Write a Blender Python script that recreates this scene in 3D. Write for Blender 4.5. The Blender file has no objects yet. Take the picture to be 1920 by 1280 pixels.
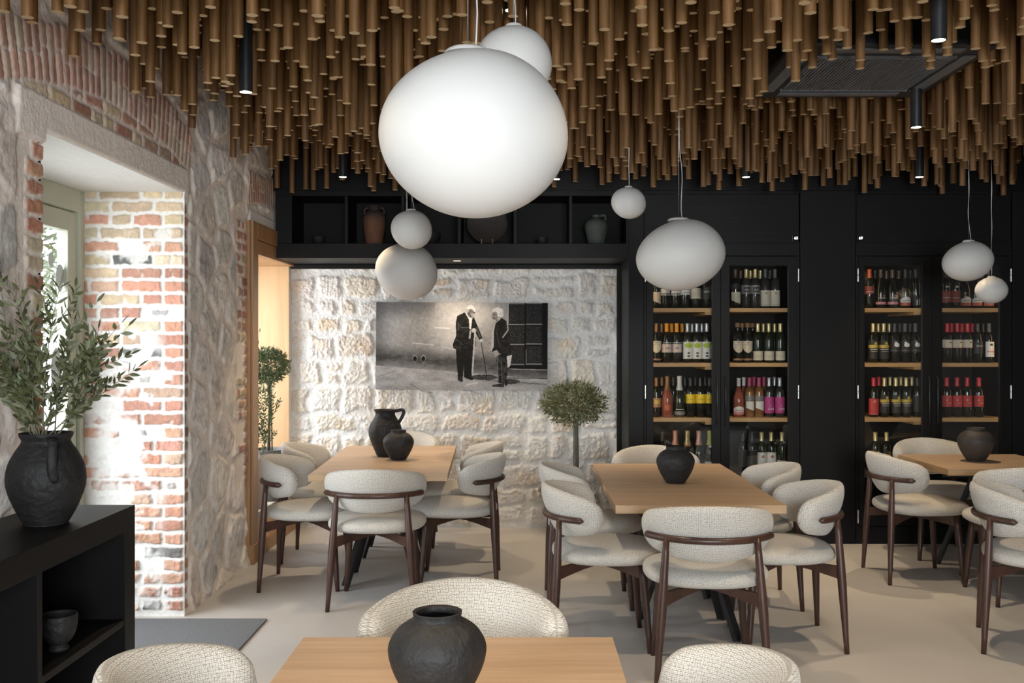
import bpy, math, random
import numpy as np
from mathutils import Vector, Matrix
R = math.radians
PI = math.pi
scn = bpy.context.scene
COL = scn.collection
random.seed(7)
rng = np.random.RandomState(11)

# ------------------------------------------------------------------ camera
cd = bpy.data.cameras.new('camera'); cam = bpy.data.objects.new('camera', cd); COL.objects.link(cam)
cam.location = (0, 0, 1.52); cam.rotation_euler = (R(90), 0, 0)
cd.sensor_width = 36; cd.lens = 35; cd.shift_x = -18/1920; cd.shift_y = 1/1920; cd.clip_start = .05
scn.camera = cam
# ------------------------------------------------------------------ view
scn.view_settings.view_transform = 'Standard'
scn.view_settings.look = 'None'
scn.view_settings.gamma = 1
scn.view_settings.use_curve_mapping = False
scn.view_settings.exposure = 0.85
scn.cycles.use_denoising = True
scn.cycles.max_bounces = 8
scn.cycles.transparent_max_bounces = 16
scn.cycles.sample_clamp_indirect = 6
scn.cycles.caustics_reflective = False
scn.cycles.caustics_refractive = False
# ------------------------------------------------------------------ world and daylight
w = bpy.data.worlds.new('world'); scn.world = w; w.use_nodes = True
w.node_tree.nodes['Background'].inputs[0].default_value = (.80, .90, 1, 1)
w.node_tree.nodes['Background'].inputs[1].default_value = 3.0

def area(name, loc, rot, sx, sy, power, color=(1, 1, 1)):
    l = bpy.data.lights.new(name, 'AREA'); l.shape = 'RECTANGLE'; l.size = sx; l.size_y = sy
    l.energy = power; l.color = color
    o = bpy.data.objects.new(name, l); COL.objects.link(o); o.location = loc; o.rotation_euler = rot
    return o
DAY = (.93, .965, 1)
sl = bpy.data.lights.new('sun', 'SUN'); sl.energy = 2.0; sl.angle = R(2); so = bpy.data.objects.new('sun', sl); COL.objects.link(so)
so.rotation_euler = Vector((-.62, .35, -.70)).to_track_quat('-Z', 'Y').to_euler()
area('daylight_door', (-3.65, 3.25, 1.75), (R(96), 0, R(-48)), 2.2, 2.2, 46, DAY)
area('daylight_niche', (-2.75, 7.45, 1.45), (R(76), 0, R(-90)), 1.0, 1.6, 22, (.95, .97, 1))
area('daylight_side_window', (-2.6, -.65, 1.7), (R(70), 0, R(-75)), 1.8, 2.0, 60, DAY)
area('daylight_rear_window', (.75, -3.25, 1.7), (R(76), 0, R(12)), 2.0, 2.2, 170, DAY)

# ------------------------------------------------------------------ materials
def newmat(name):
    m = bpy.data.materials.new(name); m.use_nodes = True
    nt = m.node_tree; b = nt.nodes['Principled BSDF']
    return m, nt, b
def pmat(name, col, rough=.5, metal=0, spec=.5, noise=0, nscale=20, bump=0, bscale=60, emit=0, coat=0):
    m, nt, b = newmat(name)
    b.inputs['Base Color'].default_value = (*col, 1); b.inputs['Roughness'].default_value = rough
    b.inputs['Metallic'].default_value = metal; b.inputs['Specular IOR Level'].default_value = spec
    b.inputs['Coat Weight'].default_value = coat
    tc = nt.nodes.new('ShaderNodeTexCoord')
    if noise:
        n = nt.nodes.new('ShaderNodeTexNoise'); n.inputs['Scale'].default_value = nscale; n.inputs['Detail'].default_value = 6
        nt.links.new(tc.outputs['Object'], n.inputs['Vector'])
        mx = nt.nodes.new('ShaderNodeMix'); mx.data_type = 'RGBA'
        mx.inputs['A'].default_value = (*[c*(1-noise) for c in col], 1)
        mx.inputs['B'].default_value = (*[min(1, c*(1+noise)) for c in col], 1)
        nt.links.new(n.outputs['Fac'], mx.inputs['Factor']); nt.links.new(mx.outputs['Result'], b.inputs['Base Color'])
    if bump:
        n2 = nt.nodes.new('ShaderNodeTexNoise'); n2.inputs['Scale'].default_value = bscale; n2.inputs['Detail'].default_value = 5
        nt.links.new(tc.outputs['Object'], n2.inputs['Vector'])
        bp = nt.nodes.new('ShaderNodeBump'); bp.inputs['Strength'].default_value = bump; bp.inputs['Distance'].default_value = .01
        nt.links.new(n2.outputs['Fac'], bp.inputs['Height']); nt.links.new(bp.outputs['Normal'], b.inputs['Normal'])
    if emit:
        b.inputs['Emission Color'].default_value = (*col, 1); b.inputs['Emission Strength'].default_value = emit
    return m
def wood(name, c1, c2, scale=(3, 40, 40), rough=.45, coord='Object', bump=.08, rings=False):
    m, nt, b = newmat(name)
    tc = nt.nodes.new('ShaderNodeTexCoord'); mp = nt.nodes.new('ShaderNodeMapping'); mp.inputs['Scale'].default_value = scale
    nt.links.new(tc.outputs[coord], mp.inputs['Vector'])
    n = nt.nodes.new('ShaderNodeTexNoise'); n.inputs['Scale'].default_value = 1; n.inputs['Detail'].default_value = 8; n.inputs['Distortion'].default_value = .8
    nt.links.new(mp.outputs['Vector'], n.inputs['Vector'])
    n3 = nt.nodes.new('ShaderNodeTexNoise'); n3.inputs['Scale'].default_value = .25; n3.inputs['Detail'].default_value = 3
    nt.links.new(mp.outputs['Vector'], n3.inputs['Vector'])
    ad = nt.nodes.new('ShaderNodeMath'); ad.operation = 'ADD'
    nt.links.new(n.outputs['Fac'], ad.inputs[0]); nt.links.new(n3.outputs['Fac'], ad.inputs[1])
    cr = nt.nodes.new('ShaderNodeValToRGB'); e = cr.color_ramp.elements
    e[0].position = .38; e[0].color = (*c1, 1); e[1].position = .62; e[1].color = (*c2, 1)
    hf = nt.nodes.new('ShaderNodeMath'); hf.operation = 'MULTIPLY'; hf.inputs[1].default_value = .5
    nt.links.new(ad.outputs[0], hf.inputs[0]); nt.links.new(hf.outputs[0], cr.inputs['Fac'])
    nt.links.new(cr.outputs['Color'], b.inputs['Base Color']); b.inputs['Roughness'].default_value = rough
    bp = nt.nodes.new('ShaderNodeBump'); bp.inputs['Strength'].default_value = bump; bp.inputs['Distance'].default_value = .004
    nt.links.new(n.outputs['Fac'], bp.inputs['Height']); nt.links.new(bp.outputs['Normal'], b.inputs['Normal'])
    return m
def attrmat(name, rough=.85, bump=.35, bscale=90, attr='Col', spec=.25, dist=.006):
    m, nt, b = newmat(name)
    a = nt.nodes.new('ShaderNodeAttribute'); a.attribute_name = attr
    tc = nt.nodes.new('ShaderNodeTexCoord')
    n = nt.nodes.new('ShaderNodeTexNoise'); n.inputs['Scale'].default_value = bscale; n.inputs['Detail'].default_value = 6
    nt.links.new(tc.outputs['Object'], n.inputs['Vector'])
    mr = nt.nodes.new('ShaderNodeMapRange'); mr.inputs['To Min'].default_value = .82; mr.inputs['To Max'].default_value = 1.15
    nt.links.new(n.outputs['Fac'], mr.inputs['Value'])
    vm = nt.nodes.new('ShaderNodeVectorMath'); vm.operation = 'SCALE'
    nt.links.new(a.outputs['Color'], vm.inputs[0]); nt.links.new(mr.outputs['Result'], vm.inputs['Scale'])
    nt.links.new(vm.outputs['Vector'], b.inputs['Base Color'])
    b.inputs['Roughness'].default_value = rough; b.inputs['Specular IOR Level'].default_value = spec
    if bump:
        bp = nt.nodes.new('ShaderNodeBump'); bp.inputs['Strength'].default_value = bump; bp.inputs['Distance'].default_value = dist
        nt.links.new(n.outputs['Fac'], bp.inputs['Height']); nt.links.new(bp.outputs['Normal'], b.inputs['Normal'])
    return m
def glassmat(name, tint=(1, 1, 1), ior=1.5, gloss=1.0):
    m = bpy.data.materials.new(name); m.use_nodes = True; nt = m.node_tree; nt.nodes.clear()
    o = nt.nodes.new('ShaderNodeOutputMaterial'); t = nt.nodes.new('ShaderNodeBsdfTransparent'); g = nt.nodes.new('ShaderNodeBsdfGlossy')
    f = nt.nodes.new('ShaderNodeFresnel'); mx = nt.nodes.new('ShaderNodeMixShader')
    t.inputs[0].default_value = (*tint, 1); g.inputs['Roughness'].default_value = .01; g.inputs['Color'].default_value = (gloss, gloss, gloss, 1)
    ge = nt.nodes.new('ShaderNodeNewGeometry'); mr = nt.nodes.new('ShaderNodeMapRange')     # same reflectance on both faces of the pane
    mr.inputs['To Min'].default_value = ior; mr.inputs['To Max'].default_value = 1/ior
    nt.links.new(ge.outputs['Backfacing'], mr.inputs['Value']); nt.links.new(mr.outputs['Result'], f.inputs[0])
    nt.links.new(f.outputs[0], mx.inputs[0]); nt.links.new(t.outputs[0], mx.inputs[1]); nt.links.new(g.outputs[0], mx.inputs[2])
    nt.links.new(mx.outputs[0], o.inputs[0])
    return m
def weave(name):
    m, nt, b = newmat(name)
    uv = nt.nodes.new('ShaderNodeUVMap'); uv.uv_map = 'UV'
    tn = nt.nodes.new('ShaderNodeTexNoise'); tn.inputs['Scale'].default_value = 45; tn.inputs['Detail'].default_value = 2
    nt.links.new(uv.outputs[0], tn.inputs['Vector'])
    mxv = nt.nodes.new('ShaderNodeVectorMath'); mxv.operation = 'MULTIPLY_ADD'; mxv.inputs[1].default_value = (.004, .004, 0)
    nt.links.new(tn.outputs['Color'], mxv.inputs[0]); nt.links.new(uv.outputs[0], mxv.inputs[2])
    sp = nt.nodes.new('ShaderNodeSeparateXYZ'); nt.links.new(mxv.outputs[0], sp.inputs[0])
    def M(op, a, c=None):
        n = nt.nodes.new('ShaderNodeMath'); n.operation = op
        for i, v in enumerate((a, c)):
            if v is None: continue
            if isinstance(v, (int, float)): n.inputs[i].default_value = v
            else: nt.links.new(v, n.inputs[i])
        return n.outputs[0]
    k = PI/.0078
    su = M('SINE', M('MULTIPLY', sp.outputs[0], k)); sv = M('SINE', M('MULTIPLY', sp.outputs[1], k))
    par = M('GREATER_THAN', M('MULTIPLY', su, sv), 0.0)
    # inside each cell run two threads one way, in the next cell the other way
    tu = M('ABSOLUTE', M('SINE', M('MULTIPLY', sp.outputs[0], k*2))); tv = M('ABSOLUTE', M('SINE', M('MULTIPLY', sp.outputs[1], k*2)))
    eu = M('POWER', M('ABSOLUTE', su), .5); ev = M('POWER', M('ABSOLUTE', sv), .5)
    h1 = M('MULTIPLY', tu, ev); h2 = M('MULTIPLY', tv, eu)
    h = M('ADD', M('MULTIPLY', h1, par), M('MULTIPLY', h2, M('SUBTRACT', 1.0, par)))
    n2 = nt.nodes.new('ShaderNodeTexNoise'); n2.inputs['Scale'].default_value = 160; n2.inputs['Detail'].default_value = 3
    nt.links.new(uv.outputs[0], n2.inputs['Vector'])
    f = M('ADD', M('MULTIPLY', h, .6), M('MULTIPLY', n2.outputs['Fac'], .75))
    cr = nt.nodes.new('ShaderNodeValToRGB'); e = cr.color_ramp.elements
    e[0].position = .36; e[0].color = (.235, .205, .165, 1); e[1].position = .86; e[1].color = (.74, .72, .67, 1)
    k2 = cr.color_ramp.elements.new(.56); k2.color = (.47, .435, .38, 1)
    nt.links.new(f, cr.inputs['Fac']); nt.links.new(cr.outputs['Color'], b.inputs['Base Color'])
    b.inputs['Roughness'].default_value = .95; b.inputs['Specular IOR Level'].default_value = .1
    b.inputs['Sheen Weight'].default_value = .25
    bp = nt.nodes.new('ShaderNodeBump'); bp.inputs['Strength'].default_value = .55; bp.inputs['Distance'].default_value = .002
    nt.links.new(f, bp.inputs['Height']); nt.links.new(bp.outputs['Normal'], b.inputs['Normal'])
    return m
def floormat():
    m, nt, b = newmat('microcement_floor')
    tc = nt.nodes.new('ShaderNodeTexCoord')
    n = nt.nodes.new('ShaderNodeTexNoise'); n.inputs['Scale'].default_value = 1.3; n.inputs['Detail'].default_value = 7; n.inputs['Roughness'].default_value = .6
    nt.links.new(tc.outputs['Object'], n.inputs['Vector'])
    cr = nt.nodes.new('ShaderNodeValToRGB'); e = cr.color_ramp.elements
    e[0].position = .3; e[0].color = (.51, .48, .45, 1); e[1].position = .7; e[1].color = (.585, .555, .525, 1)
    nt.links.new(n.outputs['Fac'], cr.inputs['Fac']); nt.links.new(cr.outputs['Color'], b.inputs['Base Color'])
    mr = nt.nodes.new('ShaderNodeMapRange'); mr.inputs['To Min'].default_value = .42; mr.inputs['To Max'].default_value = .58
    nt.links.new(n.outputs['Fac'], mr.inputs['Value']); nt.links.new(mr.outputs['Result'], b.inputs['Roughness'])
    b.inputs['Specular IOR Level'].default_value = .35
    return m
MT = dict(
    black=pmat('black_laminate', (.0048, .0043, .0041), .5, spec=.2, noise=.15, nscale=8, bump=.04, bscale=200),
    blackmetal=pmat('black_metal', (.014, .0145, .016), .4),
    blackin=pmat('black_interior', (.006, .0055, .005), .6, spec=.2),
    dark=pmat('ceiling_black', (.008, .008, .009), .9),
    plaster=pmat('white_plaster', (.80, .79, .76), .9, noise=.04, nscale=6, bump=.25, bscale=30),
    floor=floormat(),
    rug=pmat('rug_charcoal', (.20, .205, .215), .95, noise=.6, nscale=260, bump=.8, bscale=300),
    oak=wood('oak_tabletop', (.48, .325, .205), (.61, .435, .285), (2.2, 34, 34), .42),
    oakedge=wood('oak_edge', (.40, .25, .13), (.54, .36, .20), (3, 3, 60), .5),
    oakpanel=wood('oak_panel', (.50, .31, .155), (.60, .39, .21), (14, 14, 1.3), .5, bump=.05),
    oakframe=wood('oak_frame', (.30, .155, .065), (.40, .22, .10), (20, 20, 1.5), .45, bump=.05),
    shelfoak=wood('shelf_oak', (.40, .22, .085), (.52, .31, .13), (4, 30, 30), .5),
    walnut=wood('walnut_chair', (.040, .0185, .0125), (.078, .036, .024), (25, 25, 3), .38, bump=.05),
    rod=wood('rod_wood', (.115, .052, .0135), (.19, .092, .027), (30, 30, 2.5), .5, bump=.03),
    rodend_bounce=pmat('rod_cut_end_painted_bounce', (.50, .36, .20), .7, noise=.2, nscale=80),  # pale cut ends, with light bounced up from the floor painted into the colour
    weave=weave('basket_weave_fabric'),
    stone=attrmat('white_rubble_stone', .9, .9, 42, dist=.016),
    rubble=attrmat('brick_and_rubble', .9, .7, 55, dist=.006),
    globe=pmat('satin_opal_glass', (.56, .55, .525), .5, spec=.3),
    metal=pmat('brushed_steel', (.6, .6, .58), .35, metal=1),
    cable=pmat('clear_cable', (.45, .45, .45), .3),
    clay=pmat('black_clay', (.016, .0152, .015), .62, spec=.4, noise=.4, nscale=22, bump=.9, bscale=38),
    claybr=pmat('brown_black_clay', (.040, .031, .026), .6, noise=.3, nscale=14, bump=.3, bscale=45),
    terracotta=pmat('terracotta', (.17, .078, .042), .8, noise=.45, nscale=9, bump=.3, bscale=50),
    terradark=pmat('smoked_terracotta', (.06, .04, .035), .8, noise=.3, nscale=12),
    celadon=pmat('grey_green_ceramic', (.085, .10, .085), .75, noise=.35, nscale=12, bump=.3, bscale=40),
    leaf=pmat('olive_leaf', (.095, .105, .042), .5, noise=.5, nscale=9),
    leaf2=pmat('olive_leaf_light', (.19, .215, .125), .6, noise=.4, nscale=9),
    leafg=pmat('bright_olive_leaf', (.085, .125, .045), .5, noise=.5, nscale=12),
    twig=pmat('olive_twig', (.20, .18, .12), .8),
    bark=pmat('grey_green_bark', (.105, .108, .085), .8, noise=.4, nscale=30, bump=.3),
    soil=pmat('soil', (.03, .022, .015), .95, noise=.4, nscale=50, bump=.8, bscale=60),
    concrete=pmat('pot_concrete', (.42, .39, .35), .85, noise=.12, nscale=6, bump=.2, bscale=40),
    greypot=pmat('grey_pot', (.19, .20, .20), .7),
    frame=pmat('sage_frame_paint', (.50, .51, .40), .55, noise=.08, nscale=5, bump=.1, bscale=30),
    glass=glassmat('window_glass'),
    cabglass=glassmat('cabinet_glass', (.96, .97, .96), 1.5),
    lampglow=pmat('lamp_glow', (1, .74, .46), .5, emit=2.5),
    spotglow=pmat('spot_lens_glow', (1, .80, .56), .5, emit=24),
    led=pmat('led_strip', (1, .72, .40), .5, emit=9),
    display=pmat('display_digits', (.9, .95, 1), .5, emit=1.6),
    lensblack=pmat('display_black', (.004, .004, .005), .2),
    sticker=pmat('window_sticker', (.62, .68, .66), .6),
    paving=pmat('pale_stone_paving', (.62, .60, .56), .8, noise=.1, nscale=2),
    facade=pmat('pale_facade', (.75, .74, .70), .9, noise=.06, nscale=2),
)

# ------------------------------------------------------------------ mesh helpers
class MB:
    def __init__(s): s.v = []; s.f = []; s.m = []; s.uv = {}
    def add(s, V, F, mi=0):
        b = len(s.v); s.v += [tuple(map(float, p)) for p in V]; s.f += [tuple(i+b for i in f) for f in F]; s.m += [mi]*len(F); return s
    def box(s, x0, x1, y0, y1, z0, z1, mi=0):
        V = [(x, y, z) for z in (z0, z1) for y in (y0, y1) for x in (x0, x1)]
        return s.add(V, [(0, 2, 3, 1), (4, 5, 7, 6), (0, 1, 5, 4), (2, 6, 7, 3), (0, 4, 6, 2), (1, 3, 7, 5)], mi)
    def grid(s, P, cu=False, cv=False, mi=0, flip=False):
        P = np.asarray(P); n, m = P.shape[:2]; F = []
        for i in range(n if cu else n-1):
            for j in range(m if cv else m-1):
                a, b, c, d = i*m+j, ((i+1) % n)*m+j, ((i+1) % n)*m+(j+1) % m, i*m+(j+1) % m
                F.append((a, d, c, b) if flip else (a, b, c, d))
        return s.add(P.reshape(-1, 3), F, mi)
    def lathe(s, prof, cx=0, cy=0, z=0, seg=32, mi=0):
        P = [[(cx+r*math.cos(2*PI*j/seg), cy+r*math.sin(2*PI*j/seg), z+h) for j in range(seg)] for r, h in prof]
        s.grid(P, cv=True, mi=mi, flip=True)
        return s
    def tube(s, pts, rad, seg=8, mi=0, cap=True, sq=None):
        pts = [Vector(p) for p in pts]; n = len(pts)
        rad = [rad]*n if isinstance(rad, (int, float)) else rad
        rings = []; up = None
        for i, p in enumerate(pts):
            t = (pts[min(i+1, n-1)]-pts[max(i-1, 0)]).normalized()
            if up is None:
                up = Vector((0, 0, 1)) if abs(t.z) < .9 else Vector((1, 0, 0))
            a = t.cross(up)
            if a.length < 1e-5: a = t.cross(Vector((0, 1, 0)))
            a.normalize(); b = a.cross(t).normalized(); up = b
            ka, kb = sq if sq else (1, 1)
            rings.append([p+(a*math.cos(2*PI*j/seg)*ka+b*math.sin(2*PI*j/seg)*kb)*rad[i] for j in range(seg)])
        base = len(s.v); s.grid([[tuple(q) for q in r] for r in rings], cv=True, mi=mi)
        if cap:
            s.f.append(tuple(base+j for j in range(seg))); s.m.append(mi)
            s.f.append(tuple(base+(n-1)*seg+j for j in reversed(range(seg)))); s.m.append(mi)
        return s
    def bar(s, p0, p1, w0, h0, w1=None, h1=None, side=(1, 0, 0), mi=0):
        p0, p1 = Vector(p0), Vector(p1); t = (p1-p0).normalized(); sd = Vector(side); sd = (sd-t*sd.dot(t)).normalized(); n = t.cross(sd)
        w1 = w1 or w0; h1 = h1 or h0; V = []
        for p, a, b in ((p0, w0, h0), (p1, w1, h1)):
            for i, j in ((-1, -1), (1, -1), (1, 1), (-1, 1)): V.append(p+sd*i*a/2+n*j*b/2)
        return s.add(V, [(0, 1, 2, 3), (7, 6, 5, 4), (0, 4, 5, 1), (1, 5, 6, 2), (2, 6, 7, 3), (3, 7, 4, 0)], mi)
    def mesh(s, name, mats, smooth=False, bevel=0):
        me = bpy.data.meshes.new(name); me.from_pydata(s.v, [], s.f)
        for m in (mats if isinstance(mats, (list, tuple)) else [mats]): me.materials.append(MT[m] if isinstance(m, str) else m)
        if any(s.m): me.polygons.foreach_set('material_index', s.m)
        if smooth: me.polygons.foreach_set('use_smooth', [True]*len(me.polygons))
        me.validate(); me.update()
        import bmesh
        bm = bmesh.new(); bm.from_mesh(me)
        if bevel:
            bmesh.ops.bevel(bm, geom=bm.edges[:], offset=bevel, segments=2, affect='EDGES', profile=.7)
        bmesh.ops.recalc_face_normals(bm, faces=bm.faces); bm.to_mesh(me); bm.free()
        if smooth == 'auto':
            me.set_sharp_from_angle(angle=R(40))
        return me
def link(name, me, parent=None, loc=None):
    o = bpy.data.objects.new(name, me); COL.objects.link(o)
    if parent: o.parent = parent
    if loc: o.location = loc
    return o
def part(name, mb, mats, parent=None, smooth=False, bevel=0, label=None):
    o = link(name, mb.mesh(name, mats, smooth, bevel), parent)
    if label: o['label'] = label
    return o
def tag(o, label, cat, group=None, kind=None):
    o['label'] = label; o['category'] = cat
    if group: o['group'] = group
    if kind: o['kind'] = kind
    return o
def thing(name, loc, rz=0, label=None, cat=None, group=None):
    o = bpy.data.objects.new(name, None); COL.objects.link(o); o.location = loc; o.rotation_euler = (0, 0, rz); o.empty_display_size = .1
    return tag(o, label, cat, group)
def struct(name, mb, mats, smooth=False, label=None, bevel=0):
    o = part(name, mb, mats, None, smooth, bevel); o['kind'] = 'structure'
    if label: o['label'] = label
    return o
def copy_tree(o, parent=None):
    c = o.copy(); COL.objects.link(c)
    if parent: c.parent = parent
    for ch in o.children: copy_tree(ch, c)
    return c
def B(*a, **k): return MB().box(*a, **k)

# ------------------------------------------------------------------ numpy noise
def _h(ix, iy, seed):
    n = (ix.astype(np.int64)*374761393 + iy.astype(np.int64)*668265263 + seed*1274126177) & 0xffffffff
    n = ((n ^ (n >> 13))*1274126177) & 0xffffffff
    return ((n ^ (n >> 16)) & 0xffff)/65535.
def vnoise(x, y, seed=0):
    ix, iy = np.floor(x), np.floor(y); fx, fy = x-ix, y-iy; fx = fx*fx*(3-2*fx); fy = fy*fy*(3-2*fy)
    a = _h(ix, iy, seed); b = _h(ix+1, iy, seed); c = _h(ix, iy+1, seed); d = _h(ix+1, iy+1, seed)
    return (a*(1-fx)+b*fx)*(1-fy)+(c*(1-fx)+d*fx)*fy
def fbm(x, y, seed=0, o=4, ridged=False):
    s = 0; a = .5; t = 0
    for k in range(o):
        v = vnoise(x*2**k, y*2**k, seed+k*17)
        if ridged: v = 1-abs(2*v-1)
        s = s+a*v; t += a; a *= .5
    return s/t
def sstep(a, b, x):
    t = np.clip((x-a)/(b-a), 0, 1); return t*t*(3-2*t)
def relief(name, U, V, H, C, fn, mat, keep=None, kind='structure'):
    """U, V 1-d coordinates; H height and C colour per point; fn(u, v, h) -> xyz arrays"""
    uu, vv = np.meshgrid(U, V, indexing='ij'); X, Y, Z = fn(uu, vv, H)
    n, m = uu.shape; co = np.stack([X, Y, Z], -1).reshape(-1, 3)
    i, j = np.meshgrid(np.arange(n-1), np.arange(m-1), indexing='ij')
    if keep is not None:
        uc = (U[:-1]+U[1:])/2; vc = (V[:-1]+V[1:])/2; k = keep(*np.meshgrid(uc, vc, indexing='ij')); i, j = i[k], j[k]
    i = i.ravel(); j = j.ravel(); a = i*m+j
    F = np.stack([a, a+m, a+m+1, a+1], 1)
    me = bpy.data.meshes.new(name); me.vertices.add(len(co)); me.vertices.foreach_set('co', co.ravel())
    me.loops.add(F.size); me.loops.foreach_set('vertex_index', F.ravel().astype(np.int32))
    me.polygons.add(len(F)); me.polygons.foreach_set('loop_start', np.arange(0, F.size, 4, dtype=np.int32))
    me.update(calc_edges=True); me.validate()
    me.polygons.foreach_set('use_smooth', np.ones(len(me.polygons), bool))
    at = me.color_attributes.new('Col', 'FLOAT_COLOR', 'POINT')
    cc = np.concatenate([C, np.ones(C.shape[:2]+(1,))], -1).reshape(-1).astype(np.float32); at.data.foreach_set('color', cc)
    me.materials.append(MT[mat]); me.update()
    o = link(name, me)
    if kind: o['kind'] = kind
    return o
def cells_field(uu, vv, cells, warp=.012, wseed=3, edge=.012, rnd=.02, wf=14):
    """cells: (u0,u1,v0,v1,colour,amp); returns mask, height factor amp, colour"""
    wu = uu+(fbm(uu*wf, vv*wf, wseed, 3)-.5)*2*warp*1.6; wv = vv+(fbm(uu*wf, vv*wf, wseed+50, 3)-.5)*2*warp*1.6
    M = np.zeros_like(uu); A = np.zeros_like(uu); C = np.zeros(uu.shape+(3,)); Tn = np.zeros_like(uu)
    for (u0, u1, v0, v1, col, amp) in cells:
        i0, i1 = np.searchsorted(uu[:, 0], [u0-.05, u1+.05]); j0, j1 = np.searchsorted(vv[0], [v0-.05, v1+.05])
        if i1 <= i0 or j1 <= j0: continue
        a, b = wu[i0:i1, j0:j1], wv[i0:i1, j0:j1]
        qx = abs(a-(u0+u1)/2)-(u1-u0)/2+rnd; qy = abs(b-(v0+v1)/2)-(v1-v0)/2+rnd
        d = np.hypot(np.maximum(qx, 0), np.maximum(qy, 0))+np.minimum(np.maximum(qx, qy), 0)-rnd
        mk = sstep(0, -edge, d); g = mk > M[i0:i1, j0:j1]
        M[i0:i1, j0:j1] = np.where(g, mk, M[i0:i1, j0:j1]); A[i0:i1, j0:j1] = np.where(g, amp, A[i0:i1, j0:j1])
        C[i0:i1, j0:j1][g] = col
    return M, A, C
def jit(c, a, r=random):
    k = 1+r.uniform(-a, a); return tuple(max(.01, x*k*(1+r.uniform(-a*.25, a*.25))) for x in c)
BR = [(.56, .27, .18), (.52, .27, .19), (.60, .33, .22), (.62, .48, .32), (.64, .54, .38), (.46, .22, .16), (.58, .38, .27)]

# ------------------------------------------------------------------ room shell
XL, YC, YS, ZC = -1.89, 7.5, 8.18, 3.25
struct('floor', B(-3.0, 6.5, -3.6, 9, -.1, 0), 'floor', label='smooth beige grey microcement floor')
struct('ceiling', B(-3.0, 6.5, -3.6, 9, ZC, ZC+.1), 'dark')
MT['taupe'] = pmat('taupe_paint', (.16, .135, .115), .9)
struct('wall_right', B(6.2, 6.4, -3.6, 9, 0, ZC), 'taupe')
rw = MB(); rw.box(-3, -.35, -3.1, -3.0, 0, ZC); rw.box(1.85, 6.3, -3.1, -3.0, 0, ZC); rw.box(-.35, 1.85, -3.1, -3.0, 2.9, ZC); rw.box(-.35, 1.85, -3.1, -3.0, 0, .4)
struct('wall_rear', rw, 'taupe')

# --- back stone wall (in the niche)
def back_wall():
    U = np.arange(XL-.02, .84, .0068); V = np.arange(-.01, 2.17, .0068); uu, vv = np.meshgrid(U, V, indexing='ij')
    r = random.Random(5); cells = []; z = .02
    while z < 2.15:
        h = r.choice([.13, .17, .20, .22, .15]); u = XL-r.uniform(.0, .2)
        while u < .84:
            L = r.uniform(.14, .36) if h > .14 else r.uniform(.10, .26)
            c = jit((.80, .765, .71), .05, r)
            if r.random() < .22: c = jit((.78, .71, .61), .05, r)
            t = r.random()
            if t < .12:
                cells.append((u+.02, u+L-.01, z+.015, z+h*.48, c, 1)); cells.append((u+.012, u+L-.016, z+h*.56, z+h-.01, c, .8))
            else:
                dz = r.uniform(-.018, .018)
                cells.append((u+.008, u+L-.008, z+.006+dz, z+h-.004+dz, c, r.uniform(.75, 1.15)))
            u += L+.004
        z += h+.008
    M, A, C = cells_field(uu, vv, cells, .026, 3, .03, .035, 9)
    rough = fbm(uu*26, vv*26, 21, 5, True); r2 = fbm(uu*48, vv*48, 33, 4, True)
    H = M*A*(.002+.013*rough+.016*(r2-.5)+.007*fbm(uu*85, vv*85, 34, 2, True))+.012*fbm(uu*4, vv*4, 9, 3)
    mort = np.array([.83, .82, .79]); tint = fbm(uu*11, vv*11, 71, 4)[..., None]
    oc = sstep(.56, .72, fbm(uu*6, vv*6, 91, 4))[..., None]
    Cs = C*(.90+.20*tint)*(1-oc*np.array([.01, .09, .18]))
    Mk = (M**.8)[..., None]; Cc = mort*(1-Mk)+Cs*Mk
    relief('wall_back', U, V, H, Cc, lambda u, v, h: (u, YS-h, v), 'stone')
back_wall()

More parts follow.
